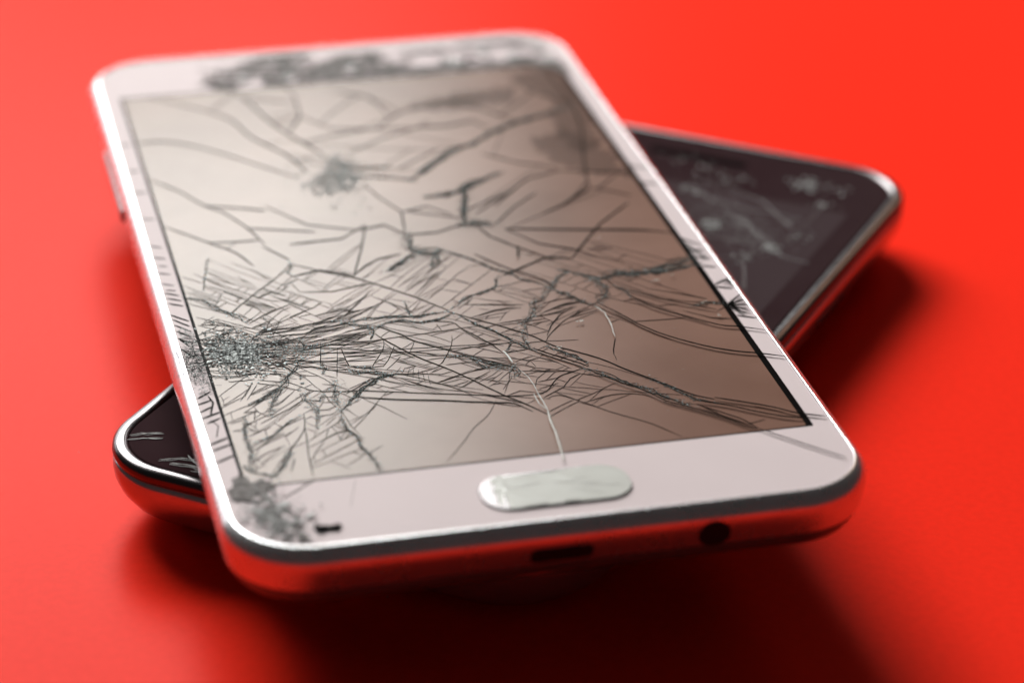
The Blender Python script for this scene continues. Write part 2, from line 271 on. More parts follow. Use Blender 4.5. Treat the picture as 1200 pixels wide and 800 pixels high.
# ---- cracks traced along the glass (mm on the glass, origin at its centre)
CRACKS = [
('d',0.17,0,[(-17.9,-2.6),(-13.8,-6.1),(-11.4,-7.9),(-9.0,-10.2),(-7.6,-11.8),(-6.1,-13.6),(-4.8,-15.1),(-3.5,-16.9),(-1.9,-19.2),(-1.4,-20.3)]),
('g',0.2,0.55,[(-1.4,-20.3),(0.0,-22.5),(1.2,-24.5),(2.8,-26.7),(4.2,-29.4),(5.5,-31.5),(6.1,-32.5)]),
('d',0.24,0,[(6.1,-32.5),(8.1,-34.8),(10.5,-37.4),(11.3,-38.5)]),
('g',0.2,1,[(10.4,-37.9),(12.3,-40.3),(14.7,-43.0),(16.6,-45.2),(18.8,-48.3),(20.6,-50.6)]),
('d',0.18,0,[(20.8,-50.2),(23.1,-52.7),(24.9,-54.8),(26.0,-57.3)]),
('d',0.16,0,[(26.0,-57.3),(28.6,-60.4),(31.1,-63.3),(33.4,-65.9)]),
('d',0.18,0,[(-1.4,-20.3),(0.7,-22.4),(3.4,-25.0),(5.4,-27.1),(6.9,-28.8),(8.7,-31.8),(10.6,-33.6),(13.4,-36.5),(15.5,-39.7),(17.5,-42.3),(19.5,-45.0),(21.3,-47.4),(23.4,-49.1)]),
('d',0.2,0,[(23.4,-49.1),(26.8,-51.2),(29.2,-52.8),(31.1,-54.5),(32.4,-55.3),(34.4,-56.3)]),
('d',0.2,0,[(21.2,-49.3),(24.4,-51.3),(26.9,-53.3),(29.7,-55.2),(31.7,-56.1)]),
('g',0.14,0.7,[(17.5,-42.3),(19.4,-45.2),(21.3,-48.7),(23.4,-50.0)]),
('d',0.15,0,[(-11.2,-21.9),(-10.2,-22.9),(-8.3,-25.2),(-7.2,-27.1),(-3.7,-30.4),(-1.1,-32.8),(0.3,-34.2),(2.7,-35.9)]),
('d',0.17,0,[(-11.4,-24.0),(-10.7,-25.8),(-9.1,-28.8),(-7.3,-31.8),(-5.6,-34.0),(-4.0,-36.2),(-2.6,-38.5),(0.0,-42.8),(1.2,-44.4),(2.6,-46.5),(3.8,-48.5)]),
('d',0.14,0,[(-27.0,-32.8),(-25.3,-33.6),(-23.7,-34.2),(-22.5,-35.5),(-21.2,-36.9),(-18.6,-37.7),(-15.6,-38.2),(-12.6,-39.1),(-8.6,-40.4),(-3.9,-41.8),(0.3,-43.1),(2.7,-43.4),(4.6,-43.4)]),
('d',0.16,0,[(-16.7,-39.4),(-13.0,-40.9),(-7.6,-42.4),(-4.3,-43.5),(-1.3,-44.4),(0.6,-45.0),(2.3,-47.4)]),
('d',0.13,0,[(-27.2,-33.7),(-25.0,-34.7),(-22.8,-36.5)]),
('d',0.14,0,[(-11.0,-34.8),(-8.8,-36.3),(-6.2,-38.8),(-4.9,-40.1),(-3.5,-41.9)]),
('d',0.1,0,[(-10.7,-36.2),(-8.2,-39.0),(-6.6,-40.4)]),
('g',0.2,0.9,[(-11.2,-35.0),(-12.9,-35.3),(-15.0,-37.2),(-16.7,-39.2),(-18.7,-42.2)]),
('d',0.15,0,[(-13.6,-35.3),(-14.2,-35.6),(-16.4,-37.5),(-17.7,-38.5)]),
('g',0.16,0.7,[(-19.0,-42.1),(-19.3,-44.6),(-19.0,-47.1),(-18.4,-49.3),(-18.4,-50.9),(-17.7,-53.7),(-17.2,-57.2)]),
('g',0.13,1.2,[(-18.1,-35.2),(-18.6,-37.3),(-18.9,-39.1),(-19.0,-41.7)]),
('d',0.08,0,[(-12.7,-38.6),(-14.1,-40.6),(-15.9,-43.2),(-18.2,-45.6),(-19.0,-46.3)]),
('d',0.12,0,[(-15.3,-26.3),(-12.4,-26.3),(-10.8,-25.8)]),
('d',0.13,0,[(-10.8,-25.8),(-10.9,-27.1),(-11.6,-29.0),(-12.8,-31.3),(-13.4,-32.5)]),
('g',0.13,0.5,[(-15.8,-31.8),(-14.4,-32.5),(-13.4,-32.5)]),
('d',0.14,0,[(-16.1,-27.1),(-16.1,-30.1),(-16.0,-31.8)]),
('g',0.14,1.3,[(-16.2,-32.5),(-14.8,-33.5),(-12.9,-34.4),(-11.0,-34.8)]),
('d',0.11,0,[(-15.2,-25.9),(-12.3,-25.9),(-9.6,-25.6),(-6.4,-25.4),(-3.9,-25.2),(-1.0,-24.9),(1.1,-24.8)]),
('g',0.16,0.7,[(-13.9,-20.1),(-10.8,-19.9),(-9.5,-19.9),(-7.2,-20.2),(-5.4,-20.8),(-3.5,-20.3),(-1.5,-20.0)]),
('g',0.15,0.7,[(-11.1,-22.4),(-9.6,-21.6),(-7.4,-21.3),(-5.8,-22.2),(-4.1,-22.1),(-1.9,-21.4),(-1.0,-20.6)]),
('g',0.14,1.4,[(-15.1,-19.9),(-13.9,-20.9),(-12.5,-21.6),(-11.2,-22.4)]),
('d',0.12,0,[(-11.3,-22.8),(-13.3,-23.6),(-15.5,-24.2),(-17.2,-25.0)]),
('d',0.12,0,[(-12.0,-24.1),(-13.7,-23.9),(-15.8,-25.4)]),
('d',0.1,0,[(-11.3,-22.1),(-13.1,-22.4),(-14.9,-22.8)]),
('g',0.12,0.6,[(-11.4,-22.6),(-11.8,-24.1),(-12.2,-25.5)]),
('d',0.11,0,[(-11.6,-23.3),(-12.5,-23.7),(-13.9,-25.3)]),
('d',0.12,0,[(-13.7,-16.8),(-10.7,-13.8),(-10.0,-12.7),(-9.1,-11.9)]),
('d',0.12,0,[(-14.3,-18.8),(-12.1,-15.7),(-10.1,-13.2)]),
('d',0.11,0,[(-13.6,-19.3),(-10.5,-17.0),(-8.5,-15.5),(-6.6,-13.7)]),
('d',0.11,0,[(-16.2,-17.5),(-13.7,-16.6)]),
('d',0.13,0,[(-20.6,-17.4),(-17.4,-15.5),(-16.0,-14.1)]),
('d',0.09,0,[(-16.0,-14.1),(-15.2,-14.8),(-15.0,-16.3)]),
('d',0.13,0,[(-21.1,-20.6),(-19.6,-20.0),(-17.3,-19.4),(-14.9,-18.1),(-13.8,-17.0)]),
('d',0.14,0,[(-21.4,-22.2),(-19.4,-22.2),(-18.0,-20.9),(-16.0,-20.9),(-13.7,-20.2)]),
('d',0.15,0,[(-22.2,-27.0),(-20.1,-26.5),(-18.5,-26.1),(-17.3,-25.8),(-15.3,-26.3)]),
('d',0.11,0,[(-24.0,-28.4),(-22.5,-28.9),(-17.3,-30.3),(-16.1,-30.1)]),
('d',0.13,0,[(-21.7,-30.5),(-19.5,-31.3)]),
('d',0.11,0,[(-18.2,-25.0),(-19.3,-31.2)]),
('d',0.1,0,[(-18.8,-32.2),(-16.0,-32.6)]),
('d',0.1,0,[(-16.6,-27.2),(-17.9,-34.1)]),
('d',0.1,0,[(-19.3,-22.2),(-20.4,-23.8),(-21.3,-25.5)]),
('g',0.12,0.8,[(-20.4,-23.4),(-20.3,-25.5),(-20.9,-27.2)]),
('g',0.13,0.8,[(-19.2,-30.5),(-19.0,-32.1),(-19.4,-32.9)]),
('d',0.1,0,[(-10.8,-26.7),(-10.2,-28.5),(-9.3,-29.8),(-8.1,-31.4)]),
('d',0.11,0,[(-11.7,-29.5),(-10.6,-29.7),(-9.8,-27.8)]),
('d',0.12,0,[(-9.8,-27.8),(-11.2,-31.2),(-12.2,-32.8)]),
('d',0.12,0,[(-9.6,-30.6),(-10.9,-32.4),(-12.0,-33.7)]),
('d',0.1,0,[(-11.3,-30.0),(-10.1,-31.4),(-9.2,-32.5)]),
('d',0.1,0,[(-12.9,-31.7),(-11.7,-32.2)]),
('d',0.09,0,[(-7.2,-27.1),(-8.4,-28.2),(-9.4,-28.9)]),
('d',0.1,0,[(-7.2,-27.1),(-8.4,-30.0)]),
('d',0.07,0,[(-10.1,-33.2),(-11.1,-34.8)]),
('d',0.07,0,[(-9.7,-33.5),(-10.6,-35.4)]),
('d',0.07,0,[(-9.2,-33.8),(-10.0,-36.0)]),
('d',0.07,0,[(-8.8,-34.1),(-9.4,-36.6)]),
('d',0.07,0,[(-8.3,-34.4),(-8.8,-37.2)]),
('d',0.07,0,[(-7.9,-34.6),(-8.2,-37.9)]),
('d',0.07,0,[(-7.4,-34.9),(-7.7,-38.5)]),
('d',0.15,0,[(-27.4,-14.7),(-24.8,-11.4),(-23.3,-9.5),(-20.8,-6.6),(-19.2,-4.4),(-17.9,-2.3)]),
('g',0.12,0.6,[(-17.9,-2.1),(-18.1,-3.6),(-18.9,-4.9),(-18.1,-6.1)]),
('d',0.13,0,[(-30.3,-2.7),(-29.1,-4.4),(-26.9,-7.2),(-24.3,-10.3),(-22.6,-12.1),(-20.9,-13.0)]),
('d',0.14,0,[(-29.4,-6.3),(-27.2,-8.6),(-24.9,-11.6),(-23.1,-13.5),(-21.6,-15.0)]),
('d',0.1,0,[(-31.3,-7.7),(-30.5,-8.4)]),
('g',0.14,0.8,[(-32.4,-9.3),(-30.5,-10.4),(-28.6,-13.5),(-27.3,-15.2),(-25.9,-17.9)]),
('d',0.11,0,[(-27.4,-8.6),(-25.4,-11.3)]),
('d',0.11,0,[(-25.7,-12.4),(-23.6,-14.8)]),
('d',0.13,0,[(-26.6,-14.9),(-25.6,-16.8)]),
('g',0.1,0.3,[(-27.9,1.2),(-29.2,-4.4),(-29.8,-7.8)]),
('d',0.09,0,[(-27.4,-8.8),(-28.4,-10.8),(-29.0,-12.4)]),
('d',0.09,0,[(-25.1,-4.6),(-23.3,-8.0)]),
('d',0.09,0,[(-25.3,-0.4),(-22.9,-3.5),(-21.0,-7.5)]),
('d',0.14,0,[(-25.7,-18.0),(-23.9,-16.5),(-22.8,-15.7),(-20.0,-13.9)]),
('d',0.12,0,[(-25.5,-19.2),(-23.3,-18.0),(-21.2,-15.4),(-20.0,-14.7)]),
('d',0.12,0,[(-25.0,-20.5),(-23.1,-19.3),(-20.4,-17.5),(-18.2,-16.0)]),
('d',0.12,0,[(-25.4,-21.3),(-23.0,-20.5),(-21.1,-20.4),(-18.9,-20.0)]),
('d',0.12,0,[(-24.6,-22.2),(-21.9,-22.1),(-19.3,-22.2)]),
('d',0.1,0,[(-23.9,-16.5),(-22.9,-19.8)]),
('d',0.1,0,[(-22.9,-19.8),(-21.7,-17.7),(-20.4,-16.5)]),
('d',0.1,0,[(-20.6,-17.4),(-19.9,-19.0)]),
('d',0.1,0,[(-24.1,-14.5),(-22.8,-17.2),(-21.7,-19.1)]),
('d',0.09,0,[(-22.3,-12.7),(-20.5,-16.0)]),
('d',0.12,0,[(-23.8,-11.6),(-21.7,-10.1),(-20.0,-11.7)]),
('d',0.09,0,[(-21.6,-11.1),(-19.1,-8.7)]),
('d',0.12,0,[(-31.5,-17.1),(-29.1,-16.0)]),
('d',0.11,0,[(-31.0,-16.5),(-29.5,-15.2)]),
('d',0.12,0,[(-29.9,-21.2),(-27.7,-19.2)]),
('d',0.12,0,[(-29.7,-20.4),(-27.9,-18.9)]),
('d',0.12,0,[(-29.9,-22.2),(-28.4,-21.6)]),
('d',0.13,0,[(-31.3,-17.2),(-27.8,-18.2)]),
('d',0.1,0,[(-31.7,-14.9),(-28.7,-17.5),(-27.3,-19.2)]),
('d',0.12,0,[(-26.3,-25.3),(-22.5,-25.9)]),
('d',0.11,0,[(-26.4,-26.1),(-22.7,-26.8)]),
('d',0.1,0,[(-24.7,-29.3),(-23.1,-29.9)]),
('d',0.1,0,[(-26.3,-30.5),(-23.5,-31.6)]),
('d',0.12,0,[(-24.8,-24.0),(-21.7,-24.0)]),
('d',0.1,0,[(-26.3,-27.3),(-23.3,-27.5)]),
('g',0.16,1,[(-19.9,-25.8),(-21.3,-28.7),(-22.5,-31.1),(-23.8,-33.3),(-24.9,-35.6),(-26.0,-38.0),(-26.9,-41.6)]),
('g',0.13,0.5,[(-24.9,-35.6),(-27.0,-37.3),(-29.2,-39.0)]),
('d',0.12,0,[(-27.7,-33.3),(-28.9,-35.8),(-29.8,-37.6)]),
('d',0.12,0,[(-27.3,-34.0),(-29.0,-37.5)]),
('d',0.12,0,[(-28.1,-38.4),(-25.7,-37.2)]),
('d',0.13,0,[(-22.6,-38.7),(-24.6,-40.6),(-26.6,-42.1),(-28.4,-43.5)]),
('g',0.13,0.5,[(-23.8,-42.5),(-25.1,-43.7),(-27.7,-46.8),(-30.2,-48.0)]),
('d',0.13,0,[(-26.1,-46.1),(-28.1,-47.5),(-29.3,-48.8),(-30.4,-49.6)]),
('g',0.15,0.7,[(-29.9,-41.8),(-30.5,-45.5),(-30.5,-48.6),(-30.5,-50.2),(-31.1,-53.8)]),
('d',0.12,0,[(-27.2,-42.1),(-28.4,-40.4),(-29.9,-40.5)]),
('d',0.12,0,[(-28.4,-40.0),(-29.0,-42.4)]),
('d',0.1,0,[(-23.3,-36.4),(-25.3,-39.0),(-27.2,-40.2)]),
('d',0.11,0,[(-30.8,-46.5),(-29.3,-45.6),(-27.3,-44.4)]),
('d',0.1,0,[(-31.0,-52.1),(-28.6,-50.2),(-26.5,-49.1)]),
('d',0.1,0,[(-24.3,-45.1),(-26.1,-47.1)]),
('d',0.11,0,[(-31.7,-42.8),(-29.8,-41.8)]),
('d',0.1,0,[(-31.8,-44.6),(-30.2,-44.2)]),
('g',0.11,1,[(-22.4,-36.8),(-22.5,-38.8),(-21.9,-40.2),(-21.7,-41.9)]),
('g',0.12,0.5,[(-21.5,-40.9),(-22.3,-45.9)]),
('d',0.15,0,[(-23.2,-42.0),(-23.7,-45.4),(-24.6,-47.5),(-25.9,-49.8),(-27.1,-52.9),(-28.3,-55.0)]),
('d',0.14,0,[(-23.7,-45.6),(-23.9,-47.8),(-24.4,-52.0),(-24.7,-56.6)]),
('d',0.14,0,[(-26.0,-52.2),(-26.9,-55.1)]),
('d',0.1,0,[(-23.4,-43.6),(-22.5,-43.0),(-22.0,-44.0)]),
('d',0.1,0,[(-23.7,-45.6),(-23.0,-46.4),(-22.2,-47.0)]),
('g',0.1,0.5,[(-22.3,-38.8),(-21.0,-39.5),(-20.3,-38.0)]),
('d',0.11,0,[(-21.6,-41.7),(-20.3,-41.8),(-19.3,-41.2)]),
('d',0.1,0,[(-21.8,-43.1),(-20.3,-43.1),(-19.4,-42.4)]),
('d',0.09,0,[(-22.7,-49.1),(-20.4,-47.4),(-18.7,-47.0)]),
('d',0.09,0,[(-21.3,-45.6),(-19.7,-43.6)]),
('d',0.1,0,[(-20.6,-38.5),(-18.9,-39.1)]),
('d',0.1,0,[(-20.7,-40.0),(-19.1,-40.2)]),
('d',0.1,0,[(-19.9,-35.5),(-18.3,-36.2)]),
('d',0.1,0,[(-19.3,-33.4),(-17.9,-34.4)]),
('d',0.1,0,[(-24.5,-53.5),(-23.3,-51.0),(-22.1,-49.1)]),
('d',0.1,0,[(-30.2,-51.2),(-29.4,-53.4)]),
('g',0.12,1,[(-26.3,-50.7),(-27.6,-53.8),(-28.8,-55.7)]),
('g',0.12,1,[(-31.7,-52.9),(-30.7,-54.5),(-29.0,-55.6)]),
('g',0.2,0.5,[(1.0,-2.1),(2.6,-3.8),(4.9,-6.6),(6.8,-9.7),(8.6,-11.4),(9.2,-12.8),(11.6,-15.3),(12.2,-16.7)]),
('g',0.18,1,[(12.2,-16.7),(13.9,-18.6),(14.7,-20.5),(16.7,-22.2)]),
('d',0.2,0,[(16.7,-22.2),(17.8,-24.1),(19.5,-27.6),(20.2,-29.2),(22.4,-32.5),(26.1,-36.2),(29.3,-38.4),(31.8,-39.5),(34.7,-41.1)]),
('d',0.18,0,[(21.0,-20.7),(23.1,-24.8),(26.8,-28.6),(29.6,-31.3),(31.8,-32.3),(34.6,-33.9)]),
('d',0.16,0,[(21.4,-19.3),(23.0,-20.9),(25.4,-23.4),(27.6,-25.1),(30.5,-27.2)]),
('d',0.12,0,[(30.5,-27.2),(32.3,-26.1)]),
('g',0.11,0.7,[(28.1,-25.2),(30.2,-24.7),(32.4,-25.7)]),
('d',0.12,0,[(23.9,-19.1),(27.4,-21.4),(30.4,-23.5)]),
('d',0.1,0,[(24.4,-22.2),(28.2,-24.0),(32.3,-24.9)]),
('d',0.1,0,[(26.5,-26.1),(29.4,-28.9),(31.7,-29.7)]),
('g',0.2,1.8,[(20.1,-13.9),(24.1,-14.3),(27.6,-13.8),(31.0,-12.2),(32.7,-11.3)]),
('g',0.2,1.2,[(22.5,-15.2),(27.3,-14.8),(32.2,-13.8)]),
('g',0.15,1.4,[(14.6,-11.7),(16.2,-12.8),(17.8,-14.2),(19.6,-15.3),(22.3,-13.9)]),
('g',0.15,1.5,[(17.8,-14.2),(18.6,-16.6),(18.5,-19.6),(17.0,-22.0)]),
('g',0.12,1.2,[(20.3,-18.0),(21.4,-19.0),(21.0,-20.7)]),
('d',0.14,0,[(19.6,-15.3),(20.3,-18.0),(21.4,-19.3)]),
('g',0.12,1.2,[(12.7,-14.8),(10.9,-18.1),(9.3,-20.3),(8.3,-23.7),(7.1,-24.6),(5.8,-28.6)]),
('g',0.12,1,[(12.2,-16.7),(14.2,-13.4),(15.6,-12.1)]),
('g',0.1,0.6,[(6.1,-32.3),(5.8,-30.4),(5.7,-28.5)]),
('d',0.12,0,[(10.4,-20.5),(12.5,-19.8),(14.4,-19.7)]),
('d',0.12,0,[(9.1,-23.4),(10.4,-22.5),(12.7,-21.3),(14.6,-21.0)]),
('d',0.13,0,[(7.9,-23.8),(9.9,-23.6),(12.2,-22.9),(13.8,-22.0)]),
('d',0.1,0,[(4.3,-24.5),(6.7,-24.3),(8.3,-23.7)]),
('d',0.1,0,[(9.2,-26.5),(11.1,-25.0)]),
('d',0.1,0,[(8.8,-21.6),(10.8,-20.1)]),
('d',0.12,0,[(8.6,-29.2),(9.7,-26.6),(11.5,-23.9),(14.1,-22.1)]),
('d',0.12,0,[(8.1,-30.5),(9.1,-28.8),(11.5,-25.8),(13.8,-23.9),(15.5,-22.9)]),
('b',0.26,0,[(16.2,-23.0),(16.9,-25.1),(16.8,-28.2),(16.4,-31.6)]),
('d',0.14,0,[(16.4,-31.6),(15.5,-34.2),(15.1,-35.7)]),
('b',0.2,0,[(15.0,-36.2),(14.9,-37.7)]),
('g',0.16,0.7,[(-1.0,-19.7),(1.9,-16.6),(3.9,-15.8),(5.6,-14.7),(6.3,-12.6),(7.5,-11.6)]),
('d',0.12,0,[(-0.3,-19.8),(0.8,-18.6),(2.4,-17.0)]),
('d',0.11,0,[(0.8,-18.7),(4.1,-19.3),(7.9,-20.3)]),
('d',0.12,0,[(0.8,-22.4),(4.0,-21.0),(5.8,-20.7),(7.4,-21.1)]),
('d',0.11,0,[(3.4,-24.7),(7.0,-24.2)]),
('d',0.1,0,[(3.2,-27.3),(5.8,-26.0)]),
('d',0.1,0,[(2.4,-17.0),(3.7,-18.0),(6.7,-19.2)]),
('d',0.09,0,[(5.6,-14.7),(7.9,-14.2),(10.1,-13.5)]),
('d',0.1,0,[(3.9,-24.1),(5.1,-22.2),(5.9,-21.5)]),
('d',0.09,0,[(2.2,-20.1),(3.6,-20.9)]),
('d',0.11,0,[(-6.2,-12.1),(-2.2,-7.7),(-0.2,-5.5)]),
('d',0.1,0,[(-5.3,-12.8),(-2.9,-9.5)]),
('d',0.1,0,[(-4.9,-15.1),(-2.3,-11.7),(-0.1,-8.4)]),
('d',0.11,0,[(-3.6,-16.6),(-0.6,-13.3),(1.8,-10.1),(3.9,-8.0)]),
('d',0.1,0,[(-3.8,-13.6),(-1.6,-10.6)]),
('d',0.14,0,[(-3.8,-22.4),(-1.7,-23.1),(-1.0,-24.9),(0.2,-27.1),(1.6,-29.9),(2.4,-32.4)]),
('d',0.12,0,[(-3.7,-23.1),(-3.4,-25.1)]),
('d',0.1,0,[(-2.5,-26.5),(-3.0,-28.7),(-3.8,-30.6),(-5.3,-33.4),(-6.4,-34.5),(-7.6,-34.9),(-9.0,-35.3),(-11.0,-34.8)]),
('d',0.1,0,[(-1.1,-25.1),(0.3,-28.3),(2.9,-30.7)]),
('g',0.12,0.4,[(4.1,-29.8),(2.7,-32.3)]),
('d',0.12,0,[(2.6,-32.5),(5.7,-32.0)]),
('d',0.1,0,[(-6.2,-17.0),(-6.4,-20.1)]),
('g',0.14,0.4,[(-6.2,-16.3),(-6.3,-18.7),(-6.1,-20.7)]),
('d',0.11,0,[(-8.5,-15.5),(-6.9,-17.6),(-5.7,-19.8)]),
('d',0.1,0,[(-9.9,-13.7),(-8.2,-16.1),(-6.9,-18.8)]),
('b',0.3,0,[(2.4,-32.4),(2.7,-33.6),(2.8,-35.5)]),
('b',0.16,0,[(3.2,-37.6),(3.7,-39.5),(3.9,-42.1),(3.8,-43.6)]),
('b',0.28,0,[(3.8,-43.6),(3.9,-45.8),(3.9,-47.9)]),
('b',0.34,0,[(3.9,-47.9),(3.6,-50.2),(3.5,-52.8),(3.2,-55.8),(2.7,-59.9)]),
('b',0.2,0,[(3.3,-43.7),(3.3,-46.3),(3.9,-47.9)]),
('g',0.12,1.2,[(2.8,-35.7),(2.9,-37.5),(2.3,-38.7)]),
('d',0.1,0,[(3.0,-37.3),(7.2,-38.2)]),
('d',0.1,0,[(6.2,-38.2),(4.7,-39.7),(4.0,-41.7)]),
('b',0.2,0,[(4.9,-35.7),(5.2,-37.3)]),
('d',0.14,0,[(3.8,-43.2),(5.0,-43.0),(7.3,-39.8),(9.2,-38.9),(10.5,-38.3)]),
('d',0.14,0,[(4.3,-44.4),(7.2,-42.4),(8.5,-40.5),(10.0,-39.5)]),
('d',0.1,0,[(5.2,-38.0),(9.3,-38.7)]),
('d',0.1,0,[(4.6,-40.5),(7.4,-39.9)]),
('d',0.1,0,[(4.3,-42.2),(6.9,-41.3)]),
('d',0.12,0,[(0.3,-43.0),(2.1,-42.2),(3.8,-43.0)]),
('d',0.13,0,[(4.7,-44.7),(6.2,-44.2),(8.6,-46.6),(11.0,-49.5),(13.6,-52.0),(14.8,-53.3),(17.2,-56.9)]),
('d',0.11,0,[(8.6,-46.6),(11.6,-45.6),(13.9,-45.5),(15.8,-46.3),(16.8,-47.4)]),
('d',0.17,0,[(11.0,-39.3),(12.2,-40.9),(14.2,-43.6),(16.0,-45.7),(17.7,-48.7),(18.2,-49.2),(21.0,-51.8),(23.4,-54.4),(24.8,-56.4),(26.0,-57.3)]),
('d',0.14,0,[(21.2,-49.9),(23.1,-53.1),(25.1,-55.6)]),
('d',0.1,0,[(25.3,-55.7),(27.6,-55.0)]),
('g',0.12,1,[(-4.5,-31.6),(-2.7,-32.2),(-1.3,-33.2),(-0.5,-35.2),(1.0,-36.2),(2.6,-36.8)]),
('d',0.1,0,[(-4.9,-33.9),(-1.6,-33.8)]),
('d',0.1,0,[(-6.8,-38.0),(-4.2,-37.0),(-1.5,-35.8),(0.1,-35.5)]),
('d',0.1,0,[(-4.8,-40.2),(-2.7,-38.5),(-0.1,-36.6)]),
('d',0.09,0,[(-2.3,-39.2),(-0.2,-37.7),(0.9,-36.6)]),
('d',0.09,0,[(0.1,-42.6),(1.3,-39.8),(2.0,-37.5)]),
('d',0.09,0,[(-1.1,-39.5),(1.3,-37.1)]),
('d',0.09,0,[(0.2,-41.5),(2.0,-38.6)]),
('g',0.13,0.7,[(-1.3,-33.2),(0.3,-34.7),(2.6,-36.1)]),
('d',0.09,0,[(-2.9,-33.1),(-0.1,-36.4)]),
('d',0.1,0,[(-1.2,-43.8),(-2.0,-45.5),(-3.1,-47.4),(-5.2,-49.8),(-7.0,-52.7),(-9.8,-56.7)]),
('g',0.16,0.7,[(7.8,-31.8),(9.8,-34.3),(11.6,-37.2)]),
('d',0.13,0,[(8.9,-33.7),(10.7,-34.8),(11.5,-37.7)]),
('d',0.1,0,[(7.1,-34.6),(9.3,-38.1)]),
('d',0.3,0,[(10.9,1.9),(14.4,1.1),(21.0,-0.6),(25.7,-1.7),(29.5,-2.8),(32.0,-4.2)]),
('d',0.28,0,[(10.9,1.9),(14.1,-3.4),(18.5,-6.3),(20.3,-9.1)]),
('d',0.25,0,[(28.8,6.5),(23.5,1.0),(20.3,-3.7),(17.1,-8.6)]),
('d',0.25,0,[(9.0,-0.4),(10.2,-2.6),(11.1,-3.8),(12.9,-6.1),(14.8,-8.9)]),
('d',0.2,0,[(11.2,-3.9),(10.4,-7.1)]),
('d',0.25,0,[(5.3,-4.7),(7.3,-8.0),(9.0,-10.4),(11.9,-13.9),(12.8,-16.3)]),
('g',0.22,1.6,[(-2.1,3.2),(-2.2,-0.9),(-1.5,-2.6),(0.9,-2.6)]),
('g',0.2,1.2,[(0.9,-2.6),(0.1,-5.3),(-0.6,-7.2)]),
('d',0.3,0,[(-2.1,2.9),(2.0,2.8),(5.6,4.4)]),
('g',0.22,1,[(-6.7,-7.2),(-4.3,-5.1),(-1.9,-2.8)]),
('d',0.28,0,[(-10.8,-7.5),(-8.9,-5.1),(-6.9,-3.5),(-3.8,-2.6)]),
('g',0.22,1.8,[(5.3,4.5),(6.5,4.2),(8.0,5.0),(9.4,3.6)]),
('d',0.25,0,[(7.6,3.4),(8.5,-0.0),(10.4,-2.6)]),
('g',0.3,0.8,[(4.7,23.2),(9.7,28.5),(13.0,30.3),(16.3,33.6),(21.1,37.0),(26.9,39.3),(30.5,41.5)]),
('d',0.4,0,[(6.9,37.9),(11.1,37.6),(15.0,38.7),(16.4,35.5)]),
('d',0.35,0,[(13.5,26.8),(17.6,22.8),(20.6,21.2),(22.7,19.0)]),
('d',0.3,0,[(22.7,19.0),(17.7,17.1),(15.3,14.4),(11.3,9.3)]),
('d',0.3,0,[(8.1,7.2),(12.6,11.8),(14.8,14.0),(17.7,17.1)]),
('d',0.3,0,[(9.9,3.5),(13.9,8.7),(17.7,12.4)]),
('g',0.3,1,[(6.0,4.3),(8.0,12.9),(8.8,16.7),(14.5,19.6)]),
('g',0.3,1.2,[(2.8,14.0),(6.6,14.6),(10.8,16.9)]),
('d',0.3,0,[(25.0,12.6),(27.5,10.8),(29.8,8.6)]),
('d',0.35,0,[(30.5,41.5),(29.3,32.3),(26.8,22.0),(25.0,12.6)]),
('d',0.3,0,[(22.7,19.0),(26.3,17.6),(29.7,16.8),(32.4,15.3)]),
('d',0.3,0,[(16.6,5.3),(20.2,7.9),(25.0,12.6)]),
('d',0.25,0,[(7.5,-11.6),(14.0,-7.6),(17.1,-8.6)]),
('g',0.3,1,[(2.1,20.0),(5.3,23.7),(10.1,28.4)]),
('d',0.35,0,[(-4.2,19.6),(-3.0,15.3),(-1.1,10.1),(-2.0,3.4)]),
('d',0.3,0,[(-1.1,10.1),(2.5,11.2),(5.2,7.8)]),
('d',0.3,0,[(-3.9,22.8),(-0.6,21.5),(2.1,20.0)]),
('d',0.3,0,[(-4.0,31.0),(1.6,35.3),(6.9,37.9)]),
('d',0.35,0,[(-28.4,57.2),(-25.0,54.1),(-21.5,50.7),(-18.2,46.4),(-16.2,39.2),(-12.7,32.3),(-10.9,25.8)]),
('d',0.4,0,[(-19.7,59.3),(-17.0,57.7),(-14.6,51.8),(-13.1,45.2),(-11.2,39.7),(-7.6,31.1)]),
('d',0.4,0,[(-32.1,40.6),(-28.5,40.4),(-24.5,37.9),(-19.7,32.9),(-16.7,29.2),(-12.8,24.5)]),
('d',0.22,0,[(-32.0,27.8),(-28.8,23.3),(-25.9,17.6),(-23.9,14.9),(-21.6,9.4),(-20.2,4.0)]),
('d',0.2,0,[(-32.1,12.3),(-28.3,7.6),(-26.6,5.4),(-24.2,2.2),(-22.6,-2.1)]),
('d',0.2,0,[(-20.6,3.5),(-17.9,-1.3)]),
('d',0.18,0,[(-21.6,9.4),(-17.4,7.9),(-13.2,6.4)]),
('d',0.2,0,[(-25.9,17.6),(-20.6,15.5),(-18.5,14.5)]),
('d',0.18,0,[(-18.3,15.9),(-13.9,8.8),(-7.7,5.7)]),
('d',0.18,0,[(-17.1,3.3),(-10.3,3.6),(-6.5,7.1)]),
('d',0.3,0,[(-8.4,45.5),(-4.8,39.9),(1.1,38.6),(6.9,37.9)]),
('d',0.3,0,[(-11.2,39.7),(-8.4,45.5),(-7.9,53.0),(-8.8,59.0)]),
('d',0.3,0,[(1.1,38.6),(5.8,44.0),(12.6,46.5),(19.0,47.1)]),
('d',0.3,0,[(12.6,46.5),(16.9,43.2),(21.1,37.0)]),
('d',0.3,0,[(-2.1,54.1),(2.2,50.8),(5.8,44.0)]),
('d',0.25,0,[(24.4,53.4),(25.6,48.0),(30.5,41.5)]),
('d',0.25,0,[(29.9,55.0),(30.2,48.7),(30.5,41.5)]),
('d',0.18,0,[(-6.5,7.1),(-8.4,-0.0),(-10.8,-7.5)]),
